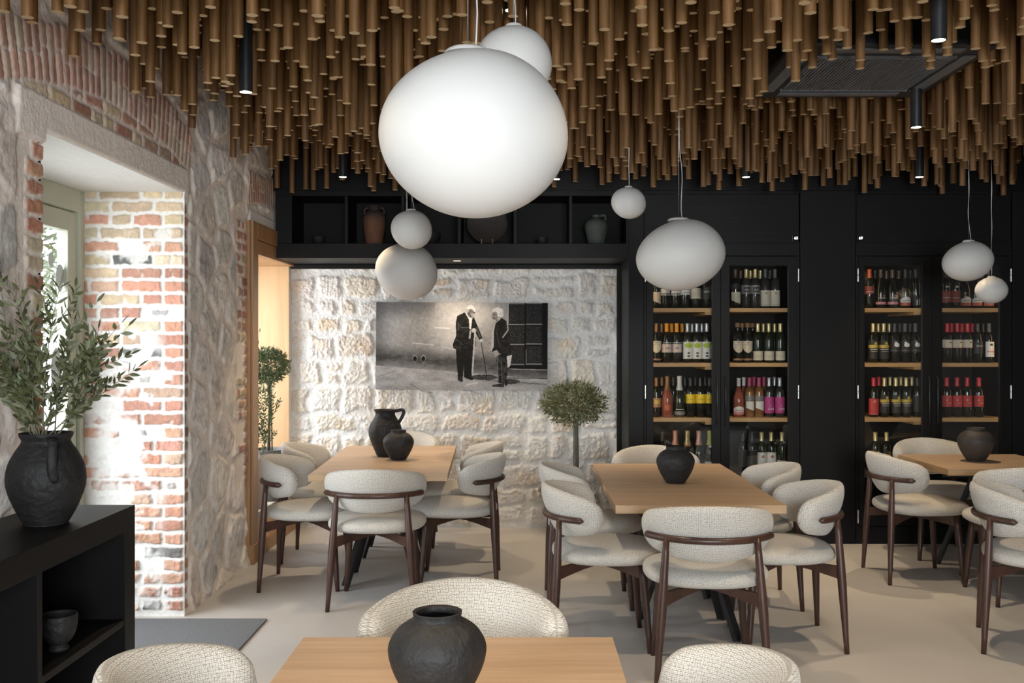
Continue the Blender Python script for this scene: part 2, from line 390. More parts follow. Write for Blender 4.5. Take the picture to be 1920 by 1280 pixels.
# --- left wall: rubble, bricks, arches and plaster lintels in one field
D0, D1, DZ = 3.91, 5.52, 2.35      # door opening
N0, N1, NZ0, NZ1 = 7.0, 8.08, .32, 2.134
def left_wall():
    def seg(a, b, s): return np.linspace(a, b, max(2, int(round((b-a)/s))+1))
    U = np.unique(np.concatenate([seg(3.2, D0, .008), seg(D0, D1, .009), seg(D1, N0, .0075), seg(N0, N1, .02), seg(N1, 8.2, .02)]))
    V = np.unique(np.concatenate([seg(0, NZ0, .008), seg(NZ0, NZ1, .008), seg(NZ1, DZ, .008), seg(DZ, ZC, .008)]))
    uu, vv = np.meshgrid(U, V, indexing='ij')
    r = random.Random(8)
    # rubble: jittered points, border distance from the two nearest
    wu = uu+(fbm(uu*6, vv*6, 4, 3)-.5)*.10; wv = vv+(fbm(uu*6, vv*6, 44, 3)-.5)*.10
    pts = []
    for a in np.arange(3.0, 8.6, .36):
        for bb in np.arange(-.1, 3.4, .29): pts.append((a+r.uniform(-.13, .13), bb+r.uniform(-.10, .10)+(.14 if int(round((a-3)/.36)) % 2 else 0), r.random()))
    F1 = np.full(uu.shape, 9.); F2 = F1.copy(); ID = np.zeros(uu.shape, int)
    for k, (a, bb, q) in enumerate(pts):
        d = np.hypot((wu-a)*.84, (wv-bb)*1.05); c1 = d < F1
        F2 = np.where(c1, F1, np.minimum(F2, d)); ID = np.where(c1, k, ID); F1 = np.where(c1, d, F1)
    M = sstep(.024, .085, F2-F1-.03*(fbm(uu*9, vv*9, 66, 3)-.4))
    pal = np.array([jit(r.choice([(.74, .69, .63), (.62, .58, .54), (.78, .74, .69), (.68, .61, .53), (.72, .66, .58)]), .1, r) for _ in pts])
    C = pal[ID]; rg = fbm(uu*13, vv*13, 5, 5, True); r2 = fbm(uu*45, vv*45, 6, 4)
    amp = np.array([r.uniform(.5, 1.2) for _ in pts])[ID]
    H = M*amp*(.006+.008*rg+.008*r2)
    veins = sstep(.45, .8, fbm(uu*22, vv*22, 15, 5))[..., None]
    C = C*(.85+.45*fbm(uu*16, vv*16, 25, 5)[..., None])*(1-.30*veins)+.12*sstep(.55, .8, fbm(uu*5, vv*5, 35, 3))[..., None]
    mort = np.array([.84, .75, .67]); mc = mort*(.85+.3*fbm(uu*9, vv*9, 55, 4)[..., None])
    Cc = mc*(1-M[..., None])+C*M[..., None]; H = H+.006*fbm(uu*25, vv*25, 65, 3)
    def blend(mask, h, c):
        nonlocal H, Cc
        mk = np.clip(mask, 0, 1); H = H*(1-mk)+h*mk; Cc = Cc*(1-mk[..., None])+c*mk[..., None]
    wob = (fbm(uu*6, vv*6, 75, 3)-.5)*.05
    def band(x, a, b, s=.012): return sstep(a-s, a+s, x)*(1-sstep(b-s, b+s, x))
    def bricks(mask, cells, mcol=(.83, .75, .67), **kw):
        Mb, Ab, Cb = cells_field(uu, vv, cells, .006, 13, .008, .008, 30)
        c = np.array(mcol)*(1-Mb[..., None])+Cb*(.75+.45*fbm(uu*40, vv*40, 85, 3)[..., None])*Mb[..., None]
        blend(mask, Mb*(.006+.006*fbm(uu*50, vv*50, 86, 3))+.002, c)
    DB = [(.46, .25, .18), (.41, .22, .16), (.50, .30, .22), (.50, .40, .29), (.46, .32, .24)]
    # jamb edge bricks of the door opening
    cells = []; z = .03
    while z < 2.3:
        for (a, b, s) in ((D1-.01, D1+.07, 1), (D0-.13, D0+.01, -1)):
            e = r.choice([0, .045])
            if s > 0: cells.append((a, b+e*.6, z, z+.060, jit(r.choice(DB+BR[:2]), .12, r), 1))
            else:
                cells.append((a+e, b, z, z+.060, jit(r.choice(BR), .12, r), 1))
        z += .0735
    bricks(band(uu+wob*.5, D1-.1, D1+.12)*(vv < DZ), cells)
    bricks(band(uu+wob*.5, D0-.20, D0+.1)*(vv < DZ), cells)
    # bricks beside the oak casing
    cells = []; z = .55
    while z < 2.35:
        u = 6.86-r.choice([.18, .26, .30]) if z > 1.45 or r.random() < .4 else 6.86-.11
        while u < 6.86:
            L = r.choice([.10, .12, .16]); cells.append((u, min(u+L-.018, 6.9), z, z+.058, jit(r.choice(BR), .12, r), 1)); u += L
        z += .075
    Mb, Ab, Cb = cells_field(uu, vv, cells, .008, 13, .008, .01, 30)
    blend(sstep(6.52, 6.6, uu+wob)*sstep(.5, .6, vv)*(1-sstep(2.35, 2.42, vv))*.95, Mb*.016, np.array([.83, .75, .67])*(1-Mb[..., None])+Cb*.8*Mb[..., None])
    # arch over the door: infill, ring, lintel
    def arch(yc, half, z0, rise, ring, y0, y1):
        Rr = (half**2+rise**2)/(2*rise); zc = z0+rise-Rr
        rad = np.hypot(uu-yc, vv-zc); ang = np.arctan2(uu-yc, vv-zc)*Rr
        rr = rad-Rr+wob*.35
        pit = .060; k = np.floor(ang/pit); fr = ang/pit-k
        hh = _h(k, k*0, 5); split = ring*(.45+.2*(_h(k, k*0+3, 5)-.5))
        joint = np.minimum(sstep(.06, .22, fr), sstep(.06, .22, 1-fr))*sstep(.0, .014, rr)*sstep(0, .014, ring-rr-.03*hh)*np.maximum(sstep(0, .010, abs(rr-split)), (_h(k, k*0+7, 5) > .45))
        pc = np.array([jit(c, .15, r) for c in DB for _ in range(4)])
        cidx = (_h(k, np.floor(rr/split), 9)*19.99).astype(int)
        c = np.array([.72, .63, .56])*(1-joint[..., None])+pc[cidx]*(.75+.5*fbm(uu*35, vv*35, 87, 3)[..., None])*joint[..., None]
        inside = (uu > y0) & (uu < y1)
        blend(band(rr, -.004, ring+.02)*inside, joint*.009+.004, c)
        return rr
    cells = []
    for row, z in enumerate((2.485, 2.558)):
        u = 3.75+row*.1
        while u < 5.5:
            L = r.choice([.20, .22, .12]); cells.append((u, u+L-.018, z, z+.060, jit(r.choice(DB+BR[3:5]), .12, r), 1)); u += L
    rr = np.hypot(uu-4.635, vv-(2.61-3.797))-3.797
    bricks(band(vv, 2.44, 2.66)*(rr < .0)*((uu > 3.66) & (uu < 5.6)), cells, (.70, .61, .54))
    arch(4.635, .985, 2.48, .13, .26, 3.2, 5.66)
    arch(7.5, .80, 2.44, .08, .24, 6.86, 8.2)
    # smooth plaster lintels
    pl = np.array([.86, .78, .70])*(.92+.14*fbm(uu*6, vv*90, 95, 4)[..., None])
    lt = band(vv+wob*.12, DZ-.05, 2.485, .006)*band(uu+wob*.5, 3.70, 5.59, .01)
    blend(lt, .022+.004*fbm(uu*30, vv*30, 96, 3), pl)
    blend(band(vv+wob*.1, 2.30, 2.435, .006)*band(uu, 6.86, 8.3, .01), .02, np.ones(uu.shape+(3,))*np.array([.78, .75, .71]))
    # rough plinth at the floor
    H = H+.03*(1-sstep(.0, .10, vv))*fbm(uu*14, vv*14, 97, 4)*(uu > D1+.02)
    H = H*np.where((uu > D0-1e-4) & (uu < D1+1e-4) & (abs(vv-DZ) < 1e-4), .3, 1)
    keep = lambda a, b: ~(((a > D0) & (a < D1) & (b < DZ)) | ((a > N0) & (a < N1) & (b > NZ0) & (b < NZ1)))
    relief('wall_left', U, V, H, Cc, lambda u, v, h: (XL+h, u, v), 'rubble', keep)
left_wall()
# thickness of the left wall around the openings and its continuation behind the camera
lw = MB()
lw.box(-2.55, XL, -3.1, -1.6, 0, ZC); lw.box(-2.55, XL, .3, 3.2, 0, ZC); lw.box(-2.55, XL, -1.6, .3, 2.7, ZC); lw.box(-2.55, XL, -1.6, .3, 0, .5)
lw.box(-2.55, XL-.03, 3.2, D0-.01, 0, ZC); lw.box(-2.55, XL-.03, D0, D1, DZ+.03, ZC); lw.box(-2.55, XL-.03, D1+.03, N0-.04, 0, ZC)
lw.box(-2.55, XL-.03, N0-.04, N1+.04, NZ1+.04, ZC); lw.box(-2.55, XL-.03, N0-.04, N1+.04, 0, NZ0-.06); lw.box(-2.55, XL-.03, N1+.04, 8.4, 0, ZC)
struct('wall_left_core', lw, 'plaster')
# soffit of the door opening and its near reveal
struct('trim_1', B(-2.56, XL+.005, D0, D1+.02, DZ, DZ+.025), 'plaster', label='white plaster soffit over the door opening')
struct('trim_2', B(-2.56, XL+.002, D0-.02, D0, 0, DZ), 'plaster', label='near plaster reveal of the door opening')
# brick jamb facing the room
def jamb():
    U = np.arange(-2.56, XL+.026, .0052); V = np.arange(0, DZ+.004, .0052); uu, vv = np.meshgrid(U, V, indexing='ij')
    r = random.Random(21); cells = []; z = .035; k = 0
    while z < DZ-.03:
        u = XL+.014; first = True; low = z < 1.15
        while u > -2.46:
            L = r.choice([.235, .12, .235, .17]) if not (first and k % 2) else .12
            c = r.choice(BR[:3]+BR[5:]) if low else r.choice(BR)
            if z > 1.9: c = r.choice(BR[2:5])
            if r.random() < .03: c = (.14, .135, .125)
            pr = .10 if (z > 1.5 or first) else .30
            if low and u < -2.1: pr = .42
            if r.random() > pr:
                cells.append((max(u-L+.016, -2.46), u, z+r.uniform(-.003, .003), z+.058, jit(c, .14, r), r.uniform(.7, 1.2)))
            elif r.random() < .6:
                cells.append((u-L*.75, u-L*.35, z+.01, z+.045, jit((.48, .44, .42), .1, r), .6))
            u -= L; first = False
        z += .0735; k += 1
    M, A, C = cells_field(uu, vv, cells, .0055, 13, .006, .008, 30)
    # lime wash that runs over parts of the bricks
    wash = sstep(.50, .66, fbm(uu*7, vv*6, 31, 4))*(1-sstep(-2.08, -1.93, uu))*(1-sstep(1.5, 1.75, vv))
    wash = np.maximum(wash, sstep(.60, .70, fbm(uu*10, vv*9, 37, 4))*.85*(1-sstep(-1.95, -1.92, uu)))
    M = M*(1-.92*wash)
    rough = fbm(uu*55, vv*55, 43, 4, True); low = 1-sstep(.9, 1.3, vv)
    H = M*A*(.007+.006*rough+low*.012*fbm(uu*34, vv*34, 47, 4, True))+.004*fbm(uu*12, vv*12, 49, 4)
    Cb = C*(.78+.42*fbm(uu*32, vv*32, 53, 4)[..., None])
    mort = np.array([.80, .77, .72])*(.94+.1*fbm(uu*9, vv*9, 59, 3)[..., None])
    Mk = M[..., None]*.97; Cc = mort*(1-Mk)+Cb*Mk
    relief('trim_3', U, V, H, Cc, lambda u, v, h: (u, D1-h, v), 'rubble')['label'] = 'brick jamb of the door opening with white lime mortar'
jamb()

# --- glazed door frame at the outer side of the opening
dr = thing('door_1', (-2.47, (D0+D1)/2, 0), 0, None, None); del dr['label'], dr['category']; dr['kind'] = 'structure'
hy = (D1-D0)/2
fr = MB(); fr.box(-.04, .05, -hy, -hy+.07, 0, 2.35); fr.box(-.04, .05, hy-.06, hy, 0, 2.35); fr.box(-.04, .05, -hy+.07, hy-.06, 2.23, 2.35)
part('door_frame', fr, 'frame', dr, bevel=.006)
lf = MB(); lf.box(-.03, .03, -hy+.07, -hy+.17, .0, 2.225); lf.box(-.03, .03, hy-.165, hy-.065, .0, 2.225); lf.box(-.03, .03, -hy+.17, hy-.165, 2.12, 2.225); lf.box(-.03, .03, -hy+.17, hy-.165, .0, .16)
part('door_leaf', lf, 'frame', dr, bevel=.005)
part('glass_pane', B(-.003, .003, -hy+.17, hy-.165, .16, 2.12), 'glass', dr)
st = MB(); n = 28
for (cy, cz, ry, rz_, sw) in ((.60, 1.86, .045, .075, .25), (.50, 1.95, .03, .04, .1), (.56, 1.36, .06, .13, .1)):
    P = []
    for rad in (.02, 1):
        P.append([(.005, cy+rad*ry*math.cos(2*PI*j/n)*(1+sw*math.sin(2*PI*j/n)), cz+rad*rz_*math.sin(2*PI*j/n)) for j in range(n)])
    st.grid(P, cv=True)
part('window_sticker', st, 'sticker', dr, label='pale oval stickers on the door glass')

# --- niche window with oak casing
wn = thing('window_1', (XL, (N0+N1)/2, 0), 0, None, None); del wn['label'], wn['category']; wn['kind'] = 'structure'
hn = (N1-N0)/2
lin = MB(); lin.box(-.62, .0, hn, hn+.03, NZ0, NZ1+.02)
part('reveal_panel', lin, 'oakpanel', wn, label='pale oak panel lining the far reveal')
part('head_panel', B(-.62, .0, -hn, hn+.03, NZ1, NZ1+.03), 'oakframe', wn)
part('near_reveal', B(-.62, .0, -hn-.03, -hn, NZ0, NZ1+.02), 'oakpanel', wn)
part('window_sill', B(-.62, .035, -hn, hn+.03, NZ0-.04, NZ0), 'concrete', wn, bevel=.003)
cs = MB(); cs.box(.0, .032, -hn-.20, -hn-.16, 0, 2.354); cs.box(.0, .05, -hn-.17, -hn-.05, 0, 2.354); cs.box(.0, .04, -hn-.05, -hn, NZ0, NZ1+.1)
cs.box(.0, .042, -hn-.05, hn+.10, NZ1, NZ1+.10); cs.box(.0, .05, -hn-.05, hn+.10, NZ1+.105, 2.354)
part('casing', cs, 'oakframe', wn, bevel=.006)
ap = MB(); ap.box(.0, .03, -hn-.05, hn+.08, .0, NZ0-.04)
part('apron_panel', ap, 'oakpanel', wn)
part('apron_base', MB().box(.0, .045, -hn-.05, hn+.08, 0, .10).box(.0, .065, -hn-.205, -hn-.045, 0, .13), 'oakframe', wn, bevel=.004)
wf = MB(); wf.box(-.60, -.54, -hn, -hn+.07, NZ0, NZ1); wf.box(-.60, -.54, hn-.07, hn, NZ0, NZ1); wf.box(-.60, -.54, -hn+.07, hn-.07, NZ1-.07, NZ1); wf.box(-.60, -.54, -hn+.07, hn-.07, NZ0, NZ0+.07)
part('window_frame', wf, 'oakframe', wn, bevel=.004)
part('glass_pane', B(-.573, -.567, -hn+.07, hn-.07, NZ0+.07, NZ1-.07), 'glass', wn)

# --- outdoors seen through the glass
struct('ground_outside', B(-16, -2.56, -4, 22, -.12, -.02), 'paving', label='pale paving outside the glass door')
ob = MB(); ob.box(-12.2, -12, 2, 22, 0, 6)
tag(part('house_facade', ob, 'facade'), 'pale house front seen through the glass door', 'building')

# ------------------------------------------------------------------ black joinery along the back
def fx(px, Y=YC): return (px-978)*Y/1866.67
def fz(py, Y=YC): return 1.52-(py-641)*Y/1866.67
struct('wall_back_upper', B(-1.95, 6.3, YC+.02, YC+.06, 2.665, ZC), 'black')
struct('wall_back_core', B(-2.6, 6.3, 8.22, 8.4, 0, ZC), 'dark')
# open shelf unit over the stone niche
su = thing('wall_shelf_unit', (0, YC, 2.151), 0, 'long black open wall shelf unit above the white stone wall', 'shelf unit')
x0, x1 = -1.852, .806
m = MB(); m.box(x0, x1, .0, .67, 0, .112)
part('bottom_board', m, 'black', su, bevel=.003)
part('top_board', B(x0, x1, .0, .42, .470, .512), 'black', su, bevel=.003)
m = MB(); m.box(x0, fx(547), .0, .42, .112, .470)
part('side_panel', m, 'black', su, bevel=.003)
part('side_panel', B(fx(1174), x1, .0, .42, .112, .470), 'black', su, bevel=.002)
for px in (649, 755, 861, 966, 1070):
    part('divider', B(fx(px)-.012, fx(px)+.012, .004, .42, .112, .470), 'black', su, bevel=.002)
part('back_panel', B(x0, x1, .42, .44, .112, .512), 'blackin', su)
# slim black frame around the stone and niche side panel
m = MB(); m.box(-1.88, .80, 8.09, 8.125, 2.115, 2.15)
m.box(.775, .806, 8.09, 8.125, 0, 2.115)
tag(part('niche_frame', m, 'black', bevel=.002), 'slim black frame edging the top and right of the stone wall', 'frame')
m = MB(); m.box(.806, fx(1207), YC, 8.2, 0, 2.661)
struct('trim_4', m, 'black', label='black post between the stone wall and the left wine cabinet', bevel=.003)
m = MB(); m.box(fx(1500)+.003, fx(1605)-.003, YC, 8.2, 0, 2.661)
struct('trim_5', m, 'black', label='plain tall black panel between the two wine cabinets', bevel=.003)
m = MB(); m.box(fx(1898)+.003, 5.6, YC, 8.2, 0, 2.661)
struct('trim_6', m, 'black', label='black panel right of the right wine cabinet', bevel=.003)

def textmesh(s, size, mat, name):
    c = bpy.data.curves.new(name, 'FONT'); c.body = s; c.size = size; c.align_x = 'CENTER'; c.align_y = 'CENTER'; c.extrude = .0004
    o = bpy.data.objects.new(name, c); COL.objects.link(o)
    dg = bpy.context.evaluated_depsgraph_get(); me = bpy.data.meshes.new_from_object(o.evaluated_get(dg)); bpy.data.objects.remove(o)
    me.name = name; me.materials.clear(); me.materials.append(MT[mat] if isinstance(mat, str) else mat); return me

SH = [1.778, 1.362, .945, .525]
def cabinet(pl, pr, panes, hingel, digits, label):
    a, b = fx(pl)+.002, fx(pr)-.002
    t = thing('wine_cabinet', ((a+b)/2, YC, 0), 0, label, 'cabinet'); cx = (a+b)/2
    bd = MB(); bd.box(a-cx, a-cx+.022, .025, .66, 0, 2.661); bd.box(b-cx-.022, b-cx, .025, .66, 0, 2.661)
    bd.box(a-cx+.022, b-cx-.022, .62, .66, 0, 2.661); bd.box(a-cx+.022, b-cx-.022, .04, .62, 2.18, 2.22); bd.box(a-cx+.022, b-cx-.022, .0, .62, .46, .50)
    part('body', bd, 'blackin', t)
    fm = MB(); ztop = fz(480)
    fm.box(a-cx, fx(panes[0][0])-cx-.002, 0, .025, 0, 2.661) if False else None
    fm.box(a-cx, b-cx, 0, .024, fz(457), fz(457)+.012); fm.box(a-cx, b-cx, 0, .024, ztop+.003, fz(457)); fm.box(a-cx, b-cx, 0, .024, 0, .13)
    fm.box(a-cx, a-cx+.018, 0, .024, .13, ztop); fm.box(b-cx-.018, b-cx, 0, .024, .13, ztop); fm.box(a-cx, b-cx, 0, .024, 2.635, 2.661)
    part('face_frame', fm, 'black', t, bevel=.002)
    # perforated grille panel: real holes would be ~1 mm, so rows of tiny slots
    gm = MB(); gz0, gz1 = fz(457)+.014, 2.633; g0, g1 = a-cx+.004, b-cx-.004
    gm.box(g0, g1, .010, .014, gz0, gz1); z = gz0+.02
    while z < gz1-.01:
        gm.box(g0+.01, g1-.01, .007, .010, z, z+.005); z += .0105
    part('vent_grille', gm, 'black', t)
    dp = part('display', B(digits[1]-.022, digits[1]+.022, -.004, .006, fz(450)-.006, fz(443)+.008), 'lensblack', t, bevel=.002)
    tx = textmesh(digits[0], .030, 'display', 'digits'); o = link('digits', tx, dp); o.rotation_euler = (R(90), 0, 0); o.location = (digits[1]+.006, -.0055, fz(446.5))
    # shelves and the strips of light at their sides
    for z in SH[:3]:
        part('shelf', B(a-cx+.03, b-cx-.03, .045, .60, z-.030, z), 'shelfoak', t, bevel=.002)
        part('shelf_bracket', B(fx(panes[0][1])-cx-.04, fx(panes[0][1])-cx+.05, .06, .60, z-.052, z-.031), 'shelfoak', t)
    for s, xx in (('l', a-cx+.026), ('r', b-cx-.032)):
        if (digits[0] == '65' and s == 'r'): continue
        part('light_strip', B(xx, xx+.006, .032, .040, .55, 2.14), 'led', t)
    # doors
    mid = (fx(panes[0][1])+fx(panes[1][0]))/2
    for k, (p0, p1) in enumerate(panes):
        da, db = (a+.020, mid-.0015) if k == 0 else (mid+.0015, b-.020)
        d = MB(); q0, q1 = fx(p0)-cx, fx(p1)-cx; da -= cx; db -= cx; zt = fz(498)
        d.box(da, q0, -.006, .022, .135, ztop-.002); d.box(q1, db, -.006, .022, .135, ztop-.002)
        d.box(q0, q1, -.006, .022, zt, ztop-.002); d.box(q0, q1, -.006, .022, .135, .235)
        do = part('door', d, 'black', t, bevel=.0025)
        part('glass_pane', B(q0-.005, q1+.005, .006, .011, .23, zt+.005), 'cabglass', do)
        hx = (db-.030) if k == 0 else (da+.030)
        h = MB(); h.tube([(hx, -.006, fz(706)), (hx, -.032, fz(709)), (hx, -.034, fz(750)), (hx, -.032, fz(793)), (hx, -.006, fz(796))], .006, 8)
        part('door_handle', h, 'blackmetal', do, smooth=True)
        ex = (a-cx+.011) if k == 0 else (b-cx-.011)
        for (y0, y1) in ((504, 528), (722, 747), (955, 980)):
            hb = MB(); zt2, zb2 = fz(y0), fz(y1); zm = (zt2+zb2)/2
            for (q, w_) in ((zm+.0015, zt2), (zb2, zm-.0015)):
                hb.lathe([(.0, 0), (.0065, 0), (.0065, w_-q), (.0, w_-q)], ex, -.009, q, 12)
            part('hinge', hb, 'metal', do, smooth='auto', label='small silver hinge')
    return t
CABL = cabinet(1207, 1500, [(1225, 1335), (1368, 1478)], None, ('65', .552), 'left wine cabinet with two glass doors beside the white stone wall')
CABR = cabinet(1605, 1898, [(1621, 1729), (1766, 1874)], None, ('69', -.56), 'right wine cabinet with two glass doors behind the right table')

# ------------------------------------------------------------------ bottles
def bm_(name, c, rough=.12, **k): return pmat(name, c, rough, **k)
BC = dict(dark=bm_('bottle_dark', (.008, .010, .008), .06), green=bm_('bottle_green', (.012, .018, .008), .07), rose=bm_('bottle_rose', (.26, .075, .05), .08),
          amber=bm_('bottle_amber', (.22, .10, .035), .08), clear=bm_('bottle_smoke', (.03, .03, .028), .06))
LC = dict(cream=pmat('paper_cream', (.62, .55, .44), .7), white=pmat('paper_white', (.70, .68, .65), .7), pinkish=pmat('paper_blush', (.62, .50, .47), .7),
          yellow=pmat('paper_yellow', (.80, .56, .02), .6), magenta=pmat('paper_magenta', (.44, .05, .21), .6), red=pmat('paper_red', (.42, .04, .04), .6),
          maroon=pmat('paper_maroon', (.22, .045, .04), .6), silver=pmat('paper_silver', (.20, .19, .18), .4), black=pmat('paper_black', (.02, .018, .017), .6),
          gold=pmat('paper_gold', (.50, .36, .06), .5), copper=pmat('paper_copper', (.30, .17, .09), .5), ink=pmat('print_ink', (.02, .02, .02), .6),
          lime=pmat('print_lime', (.36, .50, .04), .6), pink=pmat('print_pink', (.62, .25, .28), .6), rust=pmat('print_rust', (.45, .12, .07), .6))
KC = dict(orange=pmat('foil_orange', (.85, .33, .01), .35), silver=pmat('foil_silver', (.45, .45, .47), .3, metal=.6), gold=pmat('foil_gold', (.62, .50, .26), .3, metal=.5),
          grey=pmat('foil_grey', (.075, .075, .08), .4), black=pmat('foil_black', (.02, .02, .02), .35), red=pmat('foil_red', (.55, .02, .04), .35), dred=pmat('foil_dark_red', (.12, .03, .02), .4),
          white=pmat('foil_white', (.68, .66, .62), .5), pink=pmat('foil_pink', (.50, .07, .16), .4), rosegold=pmat('foil_rose_gold', (.60, .30, .22), .35, metal=.3),
          copper=pmat('foil_copper', (.28, .14, .06), .35, metal=.3), lime=pmat('foil_yellow_green', (.45, .45, .06), .4), orangered=pmat('foil_orange_red', (.62, .09, .03), .35),
          cork=pmat('cork', (.35, .18, .09), .7), brown=pmat('foil_brown', (.09, .05, .035), .4))
PROF = {'bord': [(0, 0), (.034, .0), (.037, .006), (.0372, .19), (.034, .208), (.024, .222), (.0165, .232), (.0145, .245), (.0142, .292), (.0155, .294), (.0155, .300), (.0, .301)],
        'burg': [(0, 0), (.036, 0), (.040, .006), (.0405, .13), (.038, .155), (.029, .185), (.019, .212), (.0148, .235), (.0142, .288), (.0155, .290), (.0155, .297), (.0, .298)],
        'champ': [(0, 0), (.038, 0), (.0425, .008), (.043, .13), (.040, .16), (.030, .195), (.021, .225), (.0165, .25), (.0165, .30), (.018, .304), (.018, .312), (.0, .313)]}
def rad_at(kind, z):
    P = PROF[kind]
    for (r0, z0), (r1, z1) in zip(P[1:], P[2:]):
        if z0 <= z <= z1: return r0+(r1-r0)*(z-z0)/max(1e-6, z1-z0)
    return .015
_bc = {}
def body_mesh(kind, col):
    if (kind, col) not in _bc: _bc[kind, col] = MB().lathe(PROF[kind], seg=20).mesh('bottle', BC[col], 'auto')
    return _bc[kind, col]
def cap_mesh(kind, col):
    if ('c', kind, col) not in _bc:
        zt = PROF[kind][-1][1]; z0 = .235 if kind != 'champ' else .205; pts = [(rad_at(kind, z)+.0012, z) for z in np.linspace(z0, zt-.008, 7)]
        pts = [(pts[0][0]-.001, z0)]+pts+[(pts[-1][0]+.0008, zt-.002), (pts[-1][0]-.003, zt+.002), (0, zt+.002)]
        if col == 'cork': pts = [(.008, zt-.03), (.0175, zt-.03), (.0175, zt), (.015, zt+.004), (0, zt+.004)]
        _bc['c', kind, col] = MB().lathe(pts, seg=18).mesh('capsule', KC[col], 'auto')
    return _bc['c', kind, col]
def label_mesh(key, kind, shapes):
    if ('l', key) in _bc: return _bc['l', key]
    mb = MB(); mats = []
    for k, sh in enumerate(shapes):
        col, z0, z1 = sh[0], sh[1], sh[2]; an = sh[3] if len(sh) > 3 else 78; typ = sh[4] if len(sh) > 4 else 'r'; ac = sh[5] if len(sh) > 5 else 0
        mats.append(LC[col]); off = .0008+.0005*k; n = 14; rows = 7; P = []
        for i in range(rows+1):
            row = []
            for j in range(n+1):
                q = -1+2*j/n; t = i/rows
                if typ == 'oval':
                    th = 2*PI*j/n; rr = t*.999+.001; a2 = R(an)*math.cos(th)*rr; z = (z0+z1)/2+(z1-z0)/2*math.sin(th)*rr
                else:
                    lo, hi = z0, z1
                    if typ == 'shield': lo = z0+(z1-z0)*.45*abs(q)**1.8
                    if typ == 'slant': lo = z0+(z1-z0)*.35*(1-(q+1)/2)*1.0
                    if typ == 'hex': hi = z1-(z1-z0)*.28*abs(q)
                    a2 = R(an)*q; z = lo+(hi-lo)*t
                rr_ = rad_at(kind, z)+off; aa = a2+R(ac)-PI/2
                row.append((rr_*math.cos(aa), rr_*math.sin(aa), z))
            P.append(row)
        mb.grid(P, mi=k)
    me = bpy.data.meshes.new('label'); me.from_pydata(mb.v, [], mb.f)
    for m in mats: me.materials.append(m)
    me.polygons.foreach_set('material_index', mb.m); me.polygons.foreach_set('use_smooth', [True]*len(mb.f)); me.update()
    _bc['l', key] = me; return me
